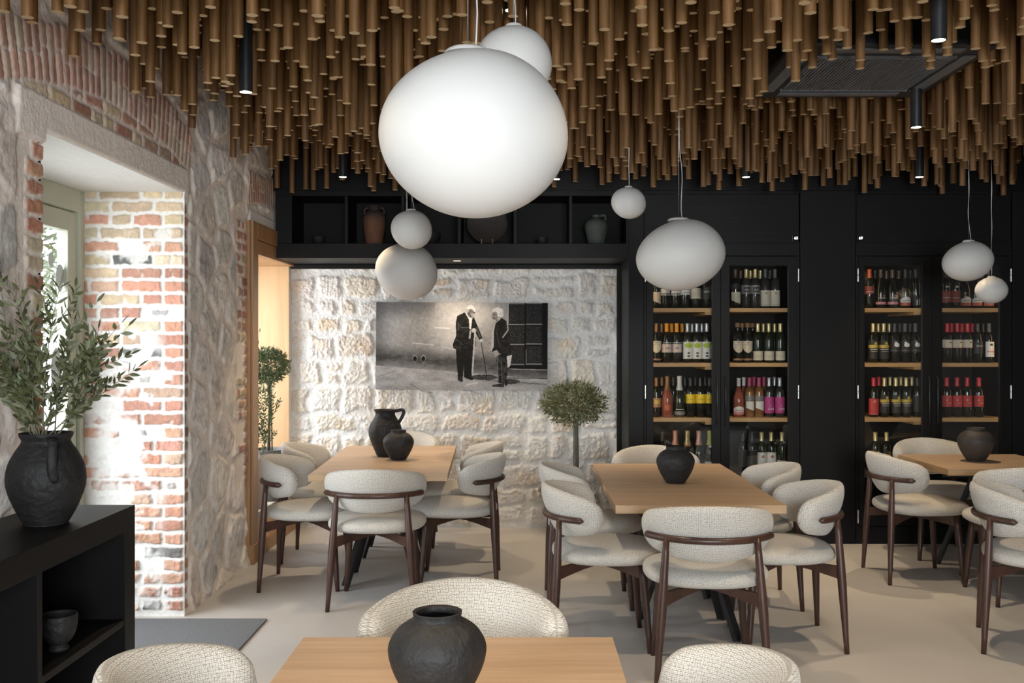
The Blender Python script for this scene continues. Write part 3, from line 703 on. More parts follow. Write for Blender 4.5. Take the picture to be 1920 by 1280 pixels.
# style: kind, glass, capsule, label shapes, words
ST = {
 'wing': ('bord', 'dark', 'brown', [('black', .15, .19), ('cream', .03, .125, 62, 'slant')], 'cream slanted label'),
 'band': ('bord', 'dark', 'black', [('white', .100, .15), ('silver', .104, .118, 60)], 'pale band label'),
 'blankdark': ('bord', 'dark', 'black', [('silver', .12, .155, 50)], 'dark label'),
 'topwhite': ('bord', 'dark', 'black', [('white', .105, .16), ('ink', .118, .121, 50), ('ink', .140, .147, 30)], 'white label set high'),
 'creammid': ('bord', 'dark', 'gold', [('cream', .075, .155, 84), ('ink', .112, .1135, 60), ('ink', .10, .101, 40)], 'square cream label'),
 'darkside': ('bord', 'dark', 'black', [('black', .07, .16), ('silver', .12, .135, 40)], 'black label'),
 'shield': ('bord', 'dark', 'copper', [('cream', .075, .165, 76, 'shield'), ('ink', .135, .1365, 45), ('ink', .150, .155, 14), ('copper', .018, .032, 70)], 'cream shield label'),
 'shieldcork': ('bord', 'dark', 'cork', [('cream', .075, .165, 76, 'shield'), ('ink', .135, .1365, 45), ('ink', .150, .155, 14), ('copper', .018, .032, 70)], 'cream shield label and cork stopper'),
 'orange': ('bord', 'dark', 'orange', [('pinkish', .078, .143, 84), ('white', .150, .154, 60), ('silver', .105, .118, 26, 'oval')], 'orange capsule and blush label'),
 'dots': ('bord', 'dark', 'silver', [('white', .030, .160, 80), ('lime', .112, .152, 48, 'oval'), ('ink', .066, .080, 17, 'oval'), ('ink', .044, .058, 17, 'oval')], 'white label with a green dot'),
 'coppery': ('bord', 'dark', 'copper', [('copper', .075, .145, 70), ('gold', .10, .13, 34)], 'copper label'),
 'rosefizz': ('champ', 'rose', 'copper', [('rust', .05, .10, 30, 'oval')], 'rosé glass and copper foil'),
 'whitefoil': ('champ', 'green', 'white', [('silver', .018, .045, 80), ('white', .058, .061, 45)], 'white foil and black label'),
 'yellow': ('bord', 'dark', 'black', [('yellow', .105, .175, 84), ('ink', .135, .137, 40), ('gold', .118, .120, 50)], 'bright yellow label'),
 'pinkfizz': ('champ', 'green', 'rosegold', [('ink', .22, .29, 10), ('black', .05, .11, 60, 'hex')], 'pink foil neck'),
 'goldfizz': ('champ', 'green', 'gold', [('rust', .195, .215, 60), ('ink', .225, .29, 10)], 'gold foil neck and red collar'),
 'limefizz': ('champ', 'green', 'lime', [('white', .185, .205, 30, 'oval'), ('white', .03, .08, 70)], 'yellow green foil neck'),
 'goldsilver': ('bord', 'clear', 'gold', [('silver', .11, .178, 84), ('black', .125, .163, 40), ('silver', .135, .150, 30)], 'gold capsule and silver label'),
 'greycream': ('bord', 'clear', 'grey', [('cream', .018, .138, 82), ('ink', .108, .122, 13, 'oval'), ('cream', .111, .119, 7, 'oval'), ('ink', .03, .031, 60)], 'grey capsule and tall cream label'),
 'goldlow': ('bord', 'green', 'gold', [('cream', .018, .088, 80), ('ink', .05, .0515, 35), ('ink', .042, .043, 20)], 'gold capsule and low cream label'),
 'rosehex': ('burg', 'rose', 'white', [('white', .02, .085, 74, 'hex'), ('pink', .02, .042, 74), ('ink', .052, .056, 40)], 'white capsule and pink hexagonal label'),
 'pinkcap': ('bord', 'amber', 'pink', [('silver', .125, .165, 70), ('white', .045, .120, 55, 'slant')], 'pink capsule and white label'),
 'magenta': ('bord', 'clear', 'silver', [('magenta', .03, .155, 84), ('white', .085, .091, 6, 'oval')], 'magenta label lettered CIN'),
 'goldcream': ('bord', 'green', 'gold', [('white', .03, .15, 76), ('rust', .105, .130, 18, 'oval'), ('ink', .07, .071, 40)], 'gold capsule and white label with red seal'),
 'redcapdark': ('bord', 'dark', 'orangered', [('maroon', .11, .17, 80), ('white', .125, .129, 50)], 'orange red capsule and maroon label'),
 'redband': ('burg', 'dark', 'brown', [('pink', .030, .050, 84), ('white', .076, .081, 40), ('rust', .088, .102, 16, 'oval', 18)], 'pink band at its base'),
 'hexrust': ('burg', 'dark', 'black', [('white', .02, .090, 74, 'hex'), ('rust', .02, .045, 74), ('ink', .056, .060, 40)], 'white and rust hexagonal label'),
 'darktext': ('bord', 'dark', 'black', [('black', .02, .10, 80), ('white', .025, .075, 8, 'r', 30), ('white', .025, .065, 6, 'r', 0)], 'black label with white letters'),
 'goldband': ('bord', 'dark', 'gold', [('black', .03, .17, 80), ('gold', .112, .135, 78), ('gold', .135, .160, 18, 'oval', 15), ('white', .100, .104, 50), ('white', .085, .087, 40)], 'gold capsule and yellow banded black label'),
 'cloud': ('bord', 'dark', 'grey', [('black', .08, .17, 80), ('white', .120, .150, 36, 'oval', 8), ('white', .142, .160, 16, 'oval', -8), ('silver', .092, .096, 60)], 'grey capsule and white printed emblem'),
 'redlabel': ('bord', 'dark', 'red', [('red', .018, .142, 82), ('cream', .112, .128, 14, 'oval'), ('red', .115, .125, 8, 'oval'), ('cream', .022, .024, 60)], 'red capsule and tall red label'),
 'slimdark': ('bord', 'dark', 'black', [('black', .04, .165, 80), ('silver', .162, .164, 78)], 'black label and black capsule'),
 'maroonlab': ('bord', 'dark', 'black', [('maroon', .045, .135, 84), ('white', .080, .083, 45), ('cream', .158, .172, 20, 'oval')], 'maroon label'),
 'redcream': ('bord', 'dark', 'red', [('cream', .115, .176, 84), ('red', .112, .115, 84), ('ink', .150, .158, 14, 'r', 18)], 'red capsule and cream label'),
 'greywhite': ('bord', 'dark', 'grey', [('white', .045, .160, 66), ('ink', .130, .146, 16), ('pink', .080, .090, 50)], 'grey capsule and tall white label'),
 'redred': ('bord', 'dark', 'red', [('red', .078, .165, 84), ('cream', .127, .134, 8, 'oval', -20), ('cream', .105, .107, 30, 'r', 12)], 'red capsule and square red label'),
}
ORD = ['leftmost', 'second', 'third', 'fourth', 'fifth', 'sixth', 'seventh']
ROWS = [
 (0, 'left door of the left wine cabinet', [
   [(1230, 'wing'), (1247, 'band'), (1267, 'band'), (1285, 'topwhite'), (1304, 'creammid'), (1325, 'darkside')],
   [(1230.5, 'shield'), (1250, 'orange'), (1269, 'orange'), (1289, 'dots'), (1306.5, 'dots'), (1325, 'dots')],
   [(1230.5, 'coppery'), (1251, 'rosefizz'), (1274, 'whitefoil'), (1294.5, 'yellow'), (1313, 'yellow'), (1330.5, 'yellow')],
   [(1242, 'blankdark'), (1266, 'pinkfizz'), (1289, 'goldfizz'), (1310, 'pinkfizz'), (1331, 'limefizz')]]),
 (1, 'right door of the left wine cabinet', [
   [(1379, 'wing'), (1399, 'goldsilver'), (1416, 'goldsilver'), (1435, 'greycream'), (1453, 'greycream')],
   [(1383, 'shieldcork'), (1401.5, 'shieldcork'), (1421, 'goldlow'), (1441.5, 'goldlow'), (1463, 'goldlow')],
   [(1385, 'rosehex'), (1405, 'pinkcap'), (1423, 'pinkcap'), (1442, 'magenta'), (1462, 'magenta')],
   [(1393, 'slimdark'), (1410, 'slimdark'), (1428, 'goldcream'), (1446, 'goldcream'), (1466, 'goldlow')]]),
 (2, 'left door of the right wine cabinet', [
   [(1630, 'redcapdark'), (1651, 'redband'), (1673, 'redband'), (1697, 'hexrust'), (1717, 'darktext')],
   [(1637, 'goldband'), (1657, 'goldband'), (1677.5, 'cloud'), (1697, 'cloud'), (1716, 'cloud')],
   [(1638, 'redlabel'), (1658, 'goldband'), (1679.5, 'goldband'), (1699, 'goldband'), (1720, 'slimdark')],
   [(1641, 'goldband'), (1662, 'goldband')]]),
 (3, 'right door of the right wine cabinet', [
   [(1773, 'maroonlab'), (1791, 'maroonlab'), (1810, 'hexrust'), (1831, 'hexrust'), (1853, 'hexrust')],
   [(1776, 'redcream'), (1794.5, 'redcream'), (1813.5, 'redcream'), (1833, 'darkside'), (1854, 'greywhite')],
   [(1775, 'redred'), (1794, 'redred'), (1813, 'redred'), (1835, 'redred')],
   []]),
]
SHN = ['top shelf', 'second shelf', 'third shelf', 'lowest shelf']
ctxt = textmesh('CIN', .026, LC['white'], 'lettering')
def bottle(px, Y, z, style, label, group):
    kind, gl, cp, shp, words = ST[style]
    o = link('wine_bottle', body_mesh(kind, gl), None, ((px-978)*Y/1866.67, Y, z)); o.rotation_euler[2] = R(random.uniform(-6, 6))
    link('capsule', cap_mesh(kind, cp), o); link('label', label_mesh(style, kind, shp), o)
    if style == 'magenta':
        t = link('lettering', ctxt, o); t.rotation_euler = (R(90), 0, 0); t.location = (.003, -.0402, .062)
    return tag(o, label, 'bottle', group)
for ci, where, rows in ROWS:
    for si, row in enumerate(rows):
        for k, (px, s) in enumerate(row):
            pos = 'rightmost' if k == len(row)-1 and k > 0 else ORD[k]
            wh = where.replace(' of the', ',')
            lab = f"{pos} front bottle, {ST[s][4]}, {SHN[si]}, {wh}"
            if len(lab.split()) > 16: lab = f"{pos} front bottle, {SHN[si]}, {wh}"
            bottle(px, 7.66, SH[si], s, lab, f'wine bottles on the {SHN[si]}, {where}')
            # the second rank, seen between and above the front one
            if si < 3 and k < len(row)-1 and not (ci == 3 and si == 2):
                gx = (px+row[k+1][0])/2
                sb = s if s not in ('rosefizz', 'whitefoil', 'hexrust', 'redcapdark') else 'blankdark'
                o = bottle(gx, 7.78, SH[si], sb, f"bottle behind the {pos} front one, {SHN[si]}, {wh}", f'wine bottles on the {SHN[si]}, {where}')

# ------------------------------------------------------------------ shelf ornaments
def amphora(name, x, y, z, prof, mat, label, cat, handles=(), hm=None, seg=40, top=None):
    t = thing(name, (x, y, z), 0, label, cat)
    part('body', MB().lathe(prof, seg=seg), mat, t, smooth='auto')
    for hp, rd, sq in handles:
        part('handle', MB().tube(hp, rd, 10, sq=sq), hm or mat, t, smooth=True)
    return t
sz = 2.151+.113
def sx(px): return (px-978)*7.66/1866.67
def arcpts(p0, p1, p2, n=9):
    return [tuple((1-t)**2*a+2*t*(1-t)*b+t*t*c for a, b, c in zip(p0, p1, p2)) for t in [i/(n-1) for i in range(n)]]
mterr = MT['terracotta']
# the jar's smoked black shoulder is a mark of its own: colour by height on the clay
nt = mterr.node_tree; b = nt.nodes['Principled BSDF']; src = b.inputs['Base Color'].links[0].from_socket
tc = nt.nodes.new('ShaderNodeTexCoord'); sp = nt.nodes.new('ShaderNodeSeparateXYZ'); mr = nt.nodes.new('ShaderNodeMapRange'); mr.inputs['From Min'].default_value = .15; mr.inputs['From Max'].default_value = .25
mx = nt.nodes.new('ShaderNodeMix'); mx.data_type = 'RGBA'; mx.inputs['B'].default_value = (.045, .032, .028, 1)
nt.links.new(tc.outputs['Object'], sp.inputs[0]); nt.links.new(sp.outputs[2], mr.inputs['Value']); nt.links.new(mr.outputs['Result'], mx.inputs['Factor'])
nt.links.new(src, mx.inputs['A']); nt.links.new(mx.outputs['Result'], b.inputs['Base Color'])
amphora('amphora', sx(702), 7.66, sz, [(0, 0), (.060, 0), (.066, .01), (.078, .10), (.088, .18), (.086, .215), (.066, .25), (.040, .265), (.036, .285), (.046, .292), (.046, .300), (.034, .300), (.032, .26), (0, .25)], 'terracotta',
        'brown terracotta amphora with smoked dark shoulder on the black wall shelf', 'jar',
        [(arcpts((s*.04, 0, .285), (s*.085, 0, .295), (s*.075, 0, .238)), .008, None) for s in (-1, 1)], 'terradark')
amphora('jug', sx(1118), 7.66, sz, [(0, 0), (.058, 0), (.064, .008), (.082, .09), (.092, .13), (.088, .165), (.062, .195), (.030, .205), (.024, .213), (.030, .222), (.030, .232), (.022, .232), (.02, .21), (0, .2)], 'celadon',
        'grey green ceramic jug at the right end of the black wall shelf', 'jug', [(arcpts((.026, 0, .222), (.085, 0, .250), (.066, 0, .190)), .009, None)])
def bowl(x, y, z, r, h, mat, label, foot=.5):
    p = [(0, 0), (r*foot, 0), (r*foot, h*.06), (r*.72, h*.22), (r*.94, h*.55), (r, h), (r*.93, h), (r*.86, h*.55), (r*.6, h*.25), (0, h*.18)]
    return tag(link('bowl', MB().lathe(p, x*0, 0, 0, 36).mesh('bowl', MT[mat], 'auto'), None, (x, y, z)), label, 'bowl')
bowl(sx(597), 7.66, sz, .052, .065, 'clay', 'small black bowl in the leftmost compartment of the wall shelf')
bowl(sx(1017), 7.66, sz, .046, .060, 'clay', 'small black bowl one compartment left of the grey green jug')
bowl(sx(806), 7.66, sz, .085, .095, 'clay', 'dark deep bowl on the wall shelf right of the amphora')
pt = thing('plate_on_stand', (sx(913), 7.70, sz), 0, 'large dark plate on a stand with small brass feet in the wall shelf', 'plate')
mb = MB().lathe([(0, 0), (.05, .0), (.13, .012), (.155, .022), (.155, .027), (.13, .018), (.05, .006), (0, .006)], seg=48)
pl = part('plate', mb, 'claybr', pt, smooth='auto'); pl.rotation_euler = (R(78), 0, 0); pl.location = (0, .03, .165)
for s in (-1, 1):
    part('brass_foot', MB().tube([(s*.042, -.02, 0), (s*.042, -.02, .05)], [.006, .004], 8), KC['gold'], pt, smooth=True)
# recessed downlight in the underside
dl = thing('recessed_downlight', ((857-978)*7.72/1866.67, 7.72, 2.151), 0, 'small recessed warm downlight under the black wall shelf', 'downlight')
part('trim_ring', MB().lathe([(.030, -.001), (.040, -.004), (.044, -.001), (.044, 0)], seg=24), 'blackmetal', dl, smooth=True)
part('lamp_face', MB().lathe([(0, -.002), (.030, -.002)], seg=24), 'lampglow', dl)
def spot(loc, power, ang=70, blend=.7, col=(1, .78, .52), rot=(0, 0, 0), size=.02):
    l = bpy.data.lights.new('spot', 'SPOT'); l.energy = power; l.spot_size = R(ang); l.spot_blend = blend; l.color = col; l.shadow_soft_size = size
    o = bpy.data.objects.new('lamp_beam', l); COL.objects.link(o); o.location = loc; o.rotation_euler = rot; return o
spot(((857-978)*7.72/1866.67, 7.72, 2.14), 15, 130, .6)

# ------------------------------------------------------------------ photograph on canvas
def canvas():
    x0, x1, z0, z1 = fx(705, 8.11), fx(1027, 8.11), fz(731, 8.11), fz(567, 8.11)
    nx, nz = 470, 240
    U = np.linspace(125, 1800, nx); Vp = np.linspace(985, 135, nz)          # drawing coordinates, y down
    xx, yy = np.meshgrid(U, Vp, indexing='ij')
    g = .30+.26*fbm(xx/300, yy/260, 1, 4)+.16*(fbm(xx/24, yy/24, 2, 4)-.5)+.12*(fbm(xx/7, yy/7, 3, 2)-.5)
    g += .32*np.exp(-((xx-900)/230)**2-((yy-300)/220)**2)+.10*np.exp(-((xx-300)/250)**2-((yy-400)/200)**2)
    g *= 1-.55*np.exp(-((xx-130)/90)**2)*.6; g *= 1-.3*sstep(330, 130, yy)*(xx < 700)
    gl = 750+(xx-125)*.075+(xx > 1100)*0                                     # foot of the wall
    g *= 1-.72*sstep(150, 0, abs(yy-(gl-90)))*(yy < gl)*(.55+.6*fbm(xx/60, yy/25, 5, 4))
    road = .36+.30*fbm(xx/120, yy/40, 7, 5)+.25*(fbm(xx/8, yy/6, 8, 3)-.5)-.20*sstep(gl+120, gl+260, yy)*(fbm(xx/200, yy/200, 6, 2))
    g = np.where(yy > gl, road, g)
    for a, b_, c, d, k in ((140, 860, 330, 800, .15), (460, 930, 560, 985, .2), (1000, 940, 1120, 910, -.25), (1150, 860, 1790, 870, .35), (1200, 890, 1790, 925, .25), (700, 380, 840, 386, -.3), (480, 530, 690, 550, -.25), (780, 570, 890, 590, -.2)):
        t = np.clip(((xx-a)*(c-a)+(yy-b_)*(d-b_))/((c-a)**2+(d-b_)**2), 0, 1); dd = np.hypot(xx-a-t*(c-a), yy-b_-t*(d-b_)); g = g-k*np.exp(-(dd/4.5)**2)
    def poly(pts, v, n=.08, sc=14):
        nonlocal g
        ins = np.zeros(xx.shape, bool); P = pts
        for (a, b_), (c, d) in zip(P, P[1:]+P[:1]):
            if b_ == d: continue
            cond = ((b_ > yy) != (d > yy)) & (xx < (c-a)*(yy-b_)/(d-b_)+a); ins ^= cond
        g = np.where(ins, v+n*(fbm(xx/sc, yy/sc, int(a) % 50, 3)-.4), g)
    def line(a, b_, c, d, w_, v):
        nonlocal g
        t = np.clip(((xx-a)*(c-a)+(yy-b_)*(d-b_))/((c-a)**2+(d-b_)**2), 0, 1); dd = np.hypot(xx-a-t*(c-a), yy-b_-t*(d-b_)); g = np.where(dd < w_, v, g)
    def ell(cx, cy, rx, ry, v, n=.05):
        nonlocal g
        g = np.where(((xx-cx)/rx)**2+((yy-cy)/ry)**2 < 1, v+n*(fbm(xx/9, yy/9, int(cx) % 40, 3)-.5)*2, g)
    for cx in (505, 588):
        ell(cx, 676, 24, 34, .36); ell(cx, 683, 19, 24, .02, .01); line(cx+2, 718, cx+3, 755, 5, .30)
    # wooden door
    poly([(1412, 130), (1800, 130), (1800, 785), (1412, 770)], .015, .03)
    poly([(1745, 130), (1800, 130), (1800, 790), (1752, 785)], .008, .01)
    for (a, b_) in ((1420, 1568), (1592, 1742)):
        for (c, d) in ((150, 330), (362, 525), (558, 722)): poly([(a, c), (b_, c), (b_, d), (a, d)], .045, .16, 7)
    for y_ in (345, 538, 732, 142): line(1418, y_, 1568, y_, 6, .34); line(1592, y_-4, 1740, y_-4, 6, .38)
    line(1440, 778, 1790, 785, 4, .45); line(1590, 590, 1590, 730, 3, .3); line(1412, 130, 1412, 330, 3, .6)
    # shadow at their feet
    for cx, cy, rx, ry in ((1180, 860, 130, 28), (1420, 900, 110, 26)): ell(cx, cy, rx, ry, .12, .12)
    # man in a jacket leaning on a stick
    poly([(905, 590), (1085, 570), (1080, 700), (1060, 850), (985, 865), (985, 700), (975, 850), (925, 850), (910, 700)], .02, .06)
    poly([(925, 850), (972, 850), (976, 900), (955, 908), (925, 890)], .05, .2, 8); poly([(990, 850), (1045, 840), (1085, 880), (1060, 890), (1000, 870)], .03, .12)
    poly([(915, 265), (985, 230), (1075, 270), (1110, 350), (1165, 480), (1135, 500), (1095, 430), (1100, 560), (1010, 600), (960, 612), (880, 580), (872, 545), (905, 460), (902, 330)], .025, .12, 22)
    line(925, 350, 985, 390, 9, .10); line(960, 385, 1060, 400, 20, .05); line(945, 380, 1040, 378, 3, .2); line(905, 490, 975, 545, 3, .14); line(930, 400, 925, 330, 4, .16); line(1105, 380, 1140, 470, 4, .2)
    poly([(990, 230), (1040, 260), (1062, 290), (1050, 395), (1035, 385), (1030, 300)], .80, .1); line(1045, 410, 1038, 480, 8, .55)
    ell(1045, 205, 46, 46, .82, .15); ell(1048, 240, 34, 42, .30, .25); ell(1060, 262, 24, 24, .48, .2); line(1070, 225, 1086, 235, 5, .1); line(1030, 235, 1050, 275, 6, .12); ell(1012, 214, 14, 22, .55)
    ell(1078, 405, 24, 20, .62, .2); ell(1152, 502, 18, 16, .6, .2)
    line(1090, 420, 1066, 828, 8, .58); line(1150, 520, 1190, 740, 4, .03); line(1190, 740, 1208, 880, 4, .04)
    # second man, seen from the side
    poly([(1290, 640), (1400, 640), (1415, 780), (1395, 900), (1380, 915), (1320, 905), (1310, 760)], .03, .25, 26)
    poly([(1258, 935), (1330, 920), (1380, 925), (1375, 955), (1265, 950)], .05, .25, 8); poly([(1380, 880), (1410, 890), (1410, 938), (1385, 940)], .03, .08)
    poly([(1300, 300), (1350, 280), (1405, 320), (1430, 450), (1440, 650), (1395, 670), (1290, 600), (1240, 615), (1265, 500), (1270, 400)], .022, .10, 22)
    poly([(1262, 400), (1283, 340), (1345, 285), (1320, 290), (1290, 330), (1272, 420), (1275, 560), (1248, 612), (1240, 600)], .55, .15)
    line(1403, 320, 1412, 400, 6, .5); line(1412, 400, 1362, 470, 6, .5); line(1300, 420, 1330, 560, 5, .10)
    poly([(1400, 655), (1452, 640), (1435, 745), (1412, 770)], .72, .15)
    ell(1310, 225, 55, 45, .80, .2); ell(1280, 262, 30, 42, .32, .25); ell(1345, 250, 22, 26, .7, .2); line(1250, 262, 1262, 270, 6, .4); line(1265, 245, 1285, 250, 4, .08); line(1262, 282, 1285, 290, 4, .1)
    ell(1298, 630, 24, 34, .42, .35); line(1310, 660, 1320, 900, 4, .25); line(1345, 700, 1360, 900, 4, .2)
    g = np.clip(g, .0, 1); g = np.clip(.82*g**1.35, .003, .8)
    C = np.stack([g*1.0, g*.99, g*1.0], -1)
    t = thing('canvas_photograph', ((x0+x1)/2, 8.11, (z0+z1)/2), 0, 'wide black and white canvas photograph of two elderly men, on the stone wall', 'picture')
    hw, hh = (x1-x0)/2, (z1-z0)/2
    o = relief('photograph', np.linspace(-hw, hw, nx), np.linspace(-hh, hh, nz), np.zeros((nx, nz)), C, lambda u, v, h: (u, h*0, v), 'canvasprint', kind=None)
    o.parent = t
    part('canvas_edge', B(-hw, hw, .0006, .035, -hh, hh), LC['black'], t)
    t.rotation_euler = (0, R(.35), 0)
MT['canvasprint'] = attrmat('canvas_print', .8, .1, 400)
canvas()

# ------------------------------------------------------------------ chairs
def uvset(me, uv):
    l = me.uv_layers.new(name='UV'); n = len(me.loops); vi = np.empty(n, np.int32); me.loops.foreach_get('vertex_index', vi)
    l.data.foreach_set('uv', np.asarray(uv, np.float32)[vi].ravel())
def fabric_grid(name, P, UV, cu, cv):
    mb = MB(); mb.grid(P, cu, cv)
    me = bpy.data.meshes.new(name); me.from_pydata(mb.v, [], mb.f); me.materials.append(MT['weave'])
    me.polygons.foreach_set('use_smooth', [True]*len(mb.f)); uvset(me, UV.reshape(-1, 2)); me.update()
    return me
ZR = .655
def back_mesh():
    n, m = 72, 40; P = np.zeros((n+1, m+1, 3)); UV = np.zeros((n+1, m+1, 2)); a, bq = .262, .262; tm = R(84)
    for i in range(n+1):
        q = -1+2*i/n; s = abs(q)
        # squash the parameter near the ends so that they round off
        e = 1-max(0, (s-.80)/.20)**2.2; e = max(e, 0)**.5
        th = q*tm; cx, cy = a*math.sin(th), -bq*math.cos(th); nx, ny = math.sin(th)*1.0, -math.cos(th)
        k = s**1.8; zt = .808-.070*k; zb = .545+.048*k
        zc, hh = (zt+zb)/2, (zt-zb)/2; tt = (.040+.012*k)*max(e, .02) if e < 1 else .040+.012*k
        if e < .02: hh = .001; tt = .001
        elif e < 1: hh = (zt-zb)/2*e**.9
        if i in (0, n): hh = tt = .0004
        for j in range(m+1):
            ph = 2*PI*j/m; c, sn = math.cos(ph), math.sin(ph)
            ox = math.copysign(abs(c)**.9, c)*tt; oz = math.copysign(abs(sn)**.86, sn)*hh
            z = zc+oz
            lean = (z-.66)*.34*(1-.45*s)-.004
            if c > 0: ox -= .012*math.exp(-((z-ZR)/.016)**2)*(1 if s < .80 else max(0, 1-(s-.80)/.08))
            off = ox+lean
            P[i, j] = (cx+nx*off, cy+ny*off, z)
            UV[i, j] = (q*tm*a, ph/(2*PI)*2*(hh*2+tt*1.2) if e >= 1 else ph/(2*PI)*2*(.25+.05)*(hh/.125))
            UV[i, j, 1] = (z if c > 0 else -z)
    return fabric_grid('backrest', P, UV, False, False)
def seat_mesh():
    prof = []; n = 15
    for i in range(n+1):
        t = i/n; ph = PI/2-t*PI; c, s = math.cos(ph), math.sin(ph)
        r = max(0, c)**.42; z = .462+(.048 if s > 0 else .040)*math.copysign(abs(s)**.75, s)
        prof.append((r, z))
    prof = [(0.001, prof[0][1]+.002), (.3, prof[0][1]+.001), (.6, prof[0][1]-.002)]+[(r, z) for r, z in prof if r > .75]+[(.5, .422), (.001, .422)]
    seg = 56; P = []; UV = []; s = 0
    for k, (r, z) in enumerate(prof):
        if k: s += math.hypot((r-prof[k-1][0])*.28, z-prof[k-1][1])
        row = []; ur = []
        for j in range(seg+1):
            ph = 2*PI*j/seg; c, sn = math.cos(ph), math.sin(ph)
            rr = r*(abs(c)**2.5+abs(sn)**2.5)**(-1/2.5)
            row.append((.285*rr*c, .012+.282*rr*sn, z)); ur.append((s*c, s*sn))
        P.append(row); UV.append(ur)
    return fabric_grid('seat', np.array(P), np.array(UV), False, False)
def rail_mesh():
    pts = []; rad = []; N = 41; lim = R(66)
    for i in range(N):
        q = -1+2*i/(N-1); th = q*lim; s = abs(q)*66/84
        off = .040+.012*s**1.8+.002
        pts.append(((.262+off)*math.sin(th), -(.262+off)*math.cos(th), ZR)); e = max(0, 1-max(0, (abs(q)-.94)/.06)**2)
        rad.append(.0165*max(.25, e**.5))
    return MB().tube(pts, rad, 14, sq=(.95, .95)).mesh('back_rail', MT['walnut'], True)
def leg_mesh(p0, p1, rs, name='leg'):
    n = len(rs); pts = [Vector(p0).lerp(Vector(p1), i/(n-1)) for i in range(n)]
    return MB().tube(pts, rs, 14).mesh(name, MT['walnut'], True)
def make_chair():
    t = thing('dining_chair', (0, 0, 0), 0, '', 'chair')
    link('backrest', back_mesh(), t); link('seat', seat_mesh(), t); link('back_rail', rail_mesh(), t)
    for s in (-1, 1):
        link('leg', leg_mesh((s*.198, -.240, ZR+.004), (s*.245, -.272, 0), [.013, .0165, .0185, .021, .0215, .019, .0165, .014, .0125]), t)
    for s in (-1, 1):
        link('leg', leg_mesh((s*.188, .168, .430), (s*.222, .203, 0), [.020, .021, .0195, .0175, .0155, .013]), t)
    mb = MB()
    for s in (-1, 1):
        A = Vector((s*.212, -.250, .395)); Bc = Vector((0, -.02, .408)); Cc = Vector((-s*.185, .165, .400))
        d = (Cc-A); sd = Vector((d.y, -d.x, 0)).normalized()
        n = 10; prev = None; ring = []
        for i in range(n+1):
            u = i/n; p = A.lerp(Cc, u); k = 1-math.sin(PI*u)
            h = .030+.030*k; w_ = .024; zc = .420-h/2-.002
            ring.append([(p.x+sd.x*a*w_/2, p.y+sd.y*a*w_/2, zc+b_*h/2) for a, b_ in ((-1, -1), (1, -1), (1, 1), (-1, 1))])
        mb.grid(ring, cv=True)
    part('seat_frame', mb, 'walnut', t)
    return t
proto = make_chair(); first = True
def chair(x, y, rot, label, group):
    global first
    c = proto if first else copy_tree(proto); first = False
    c.location = (x, y, 0); c.rotation_euler = (0, 0, R(rot)); tag(c, label, 'chair', group); return c
g = 'cream woven chairs around the middle table'
chair(.85, 4.62, -3, 'cream woven chair seen from behind at the near end of the middle table', g)
chair(1.315, 5.10, 90, 'nearer cream woven chair on the right side of the middle table', g)
chair(1.315, 5.87, 90, 'farther cream woven chair on the right side of the middle table', g)
chair(.425, 5.08, -90, 'nearer cream woven chair on the left side of the middle table', g)
chair(.425, 5.86, -90, 'farther cream woven chair on the left side of the middle table', g)
chair(.90, 6.60, 180, 'cream woven chair at the far end of the middle table facing the camera', g)
g = 'cream woven chairs around the left table'
chair(-.85, 5.88, 0, 'cream woven chair seen from behind at the near end of the left table', g)
chair(-1.325, 6.29, -90, 'nearer cream woven chair on the left side of the left table', g)
chair(-1.375, 7.06, -90, 'farther cream woven chair at the left table, beside the oak window niche', g)
chair(-.425, 6.39, 90, 'nearer cream woven chair on the right side of the left table', g)
chair(-.455, 7.12, 90, 'farther cream woven chair on the right side of the left table', g)
chair(-.93, 7.71, 180, 'cream woven chair at the far end of the left table against the stone wall', g)
g = 'cream woven chairs around the right table'
chair(2.575, 6.47, -90, 'cream woven chair at the left end of the right table, legs fully visible', g)
chair(2.99, 7.13, 180, 'cream woven chair behind the right table, backed by the wine cabinet', g)
chair(2.975, 5.98, 0, 'cream woven chair seen from behind at the near side of the right table', g)
chair(2.597, 4.98, -112, 'cream woven chair cut by the right picture edge, nearest of that side', g)
g = 'cream woven chairs around the foreground table'
chair(-.165, 2.712, 180, 'cream woven chair behind the foreground vase facing the camera', g)
chair(-.618, 2.24, -86, 'cream woven chair in the bottom left corner, left of the foreground table', g)
chair(.292, 2.24, 85, 'cream woven chair at the bottom edge, right of the foreground table', g)

# ------------------------------------------------------------------ tables
W = .835; HT = .725
def make_table():
    t = thing('dining_table', (0, 0, 0), 0, '', 'table'); h = W/2-.001
    mb = MB(); mb.box(-h, h, -h, h, HT-.040, HT)
    o = part('tabletop', mb, ['oak', 'oakedge'], t, bevel=.0015)
    for p in o.data.polygons:
        if abs(p.normal.z) < .5: p.material_index = 1
    part('top_plate', B(-.16, .16, -.16, .16, HT-.052, HT-.040), 'blackmetal', t, bevel=.002)
    for sx_ in (-1, 1):
        for sy_ in (-1, 1):
            mb = MB(); mb.bar((sx_*.035, sy_*.035, HT-.052), (sx_*.225, sy_*.20, .004), .050, .026, side=(sx_, -sy_, 0))
            part('leg', mb, 'blackmetal', t, bevel=.002)
    return t
pt_ = make_table(); tf = True
def table(x, y, rz, label, rot=0):
    global tf
    c = pt_ if tf else copy_tree(pt_); tf = False
    c.location = (x, y, 0); c.rotation_euler = (0, 0, R(rz)); tag(c, label, 'table', 'square oak dining tables'); return c
table(.874, 4.845+W/2, 0, 'square oak table, nearer half of the middle pair, bearing a round vase')
table(.880, 4.845+W*1.5, 0, 'square oak table, farther half of the middle pair')
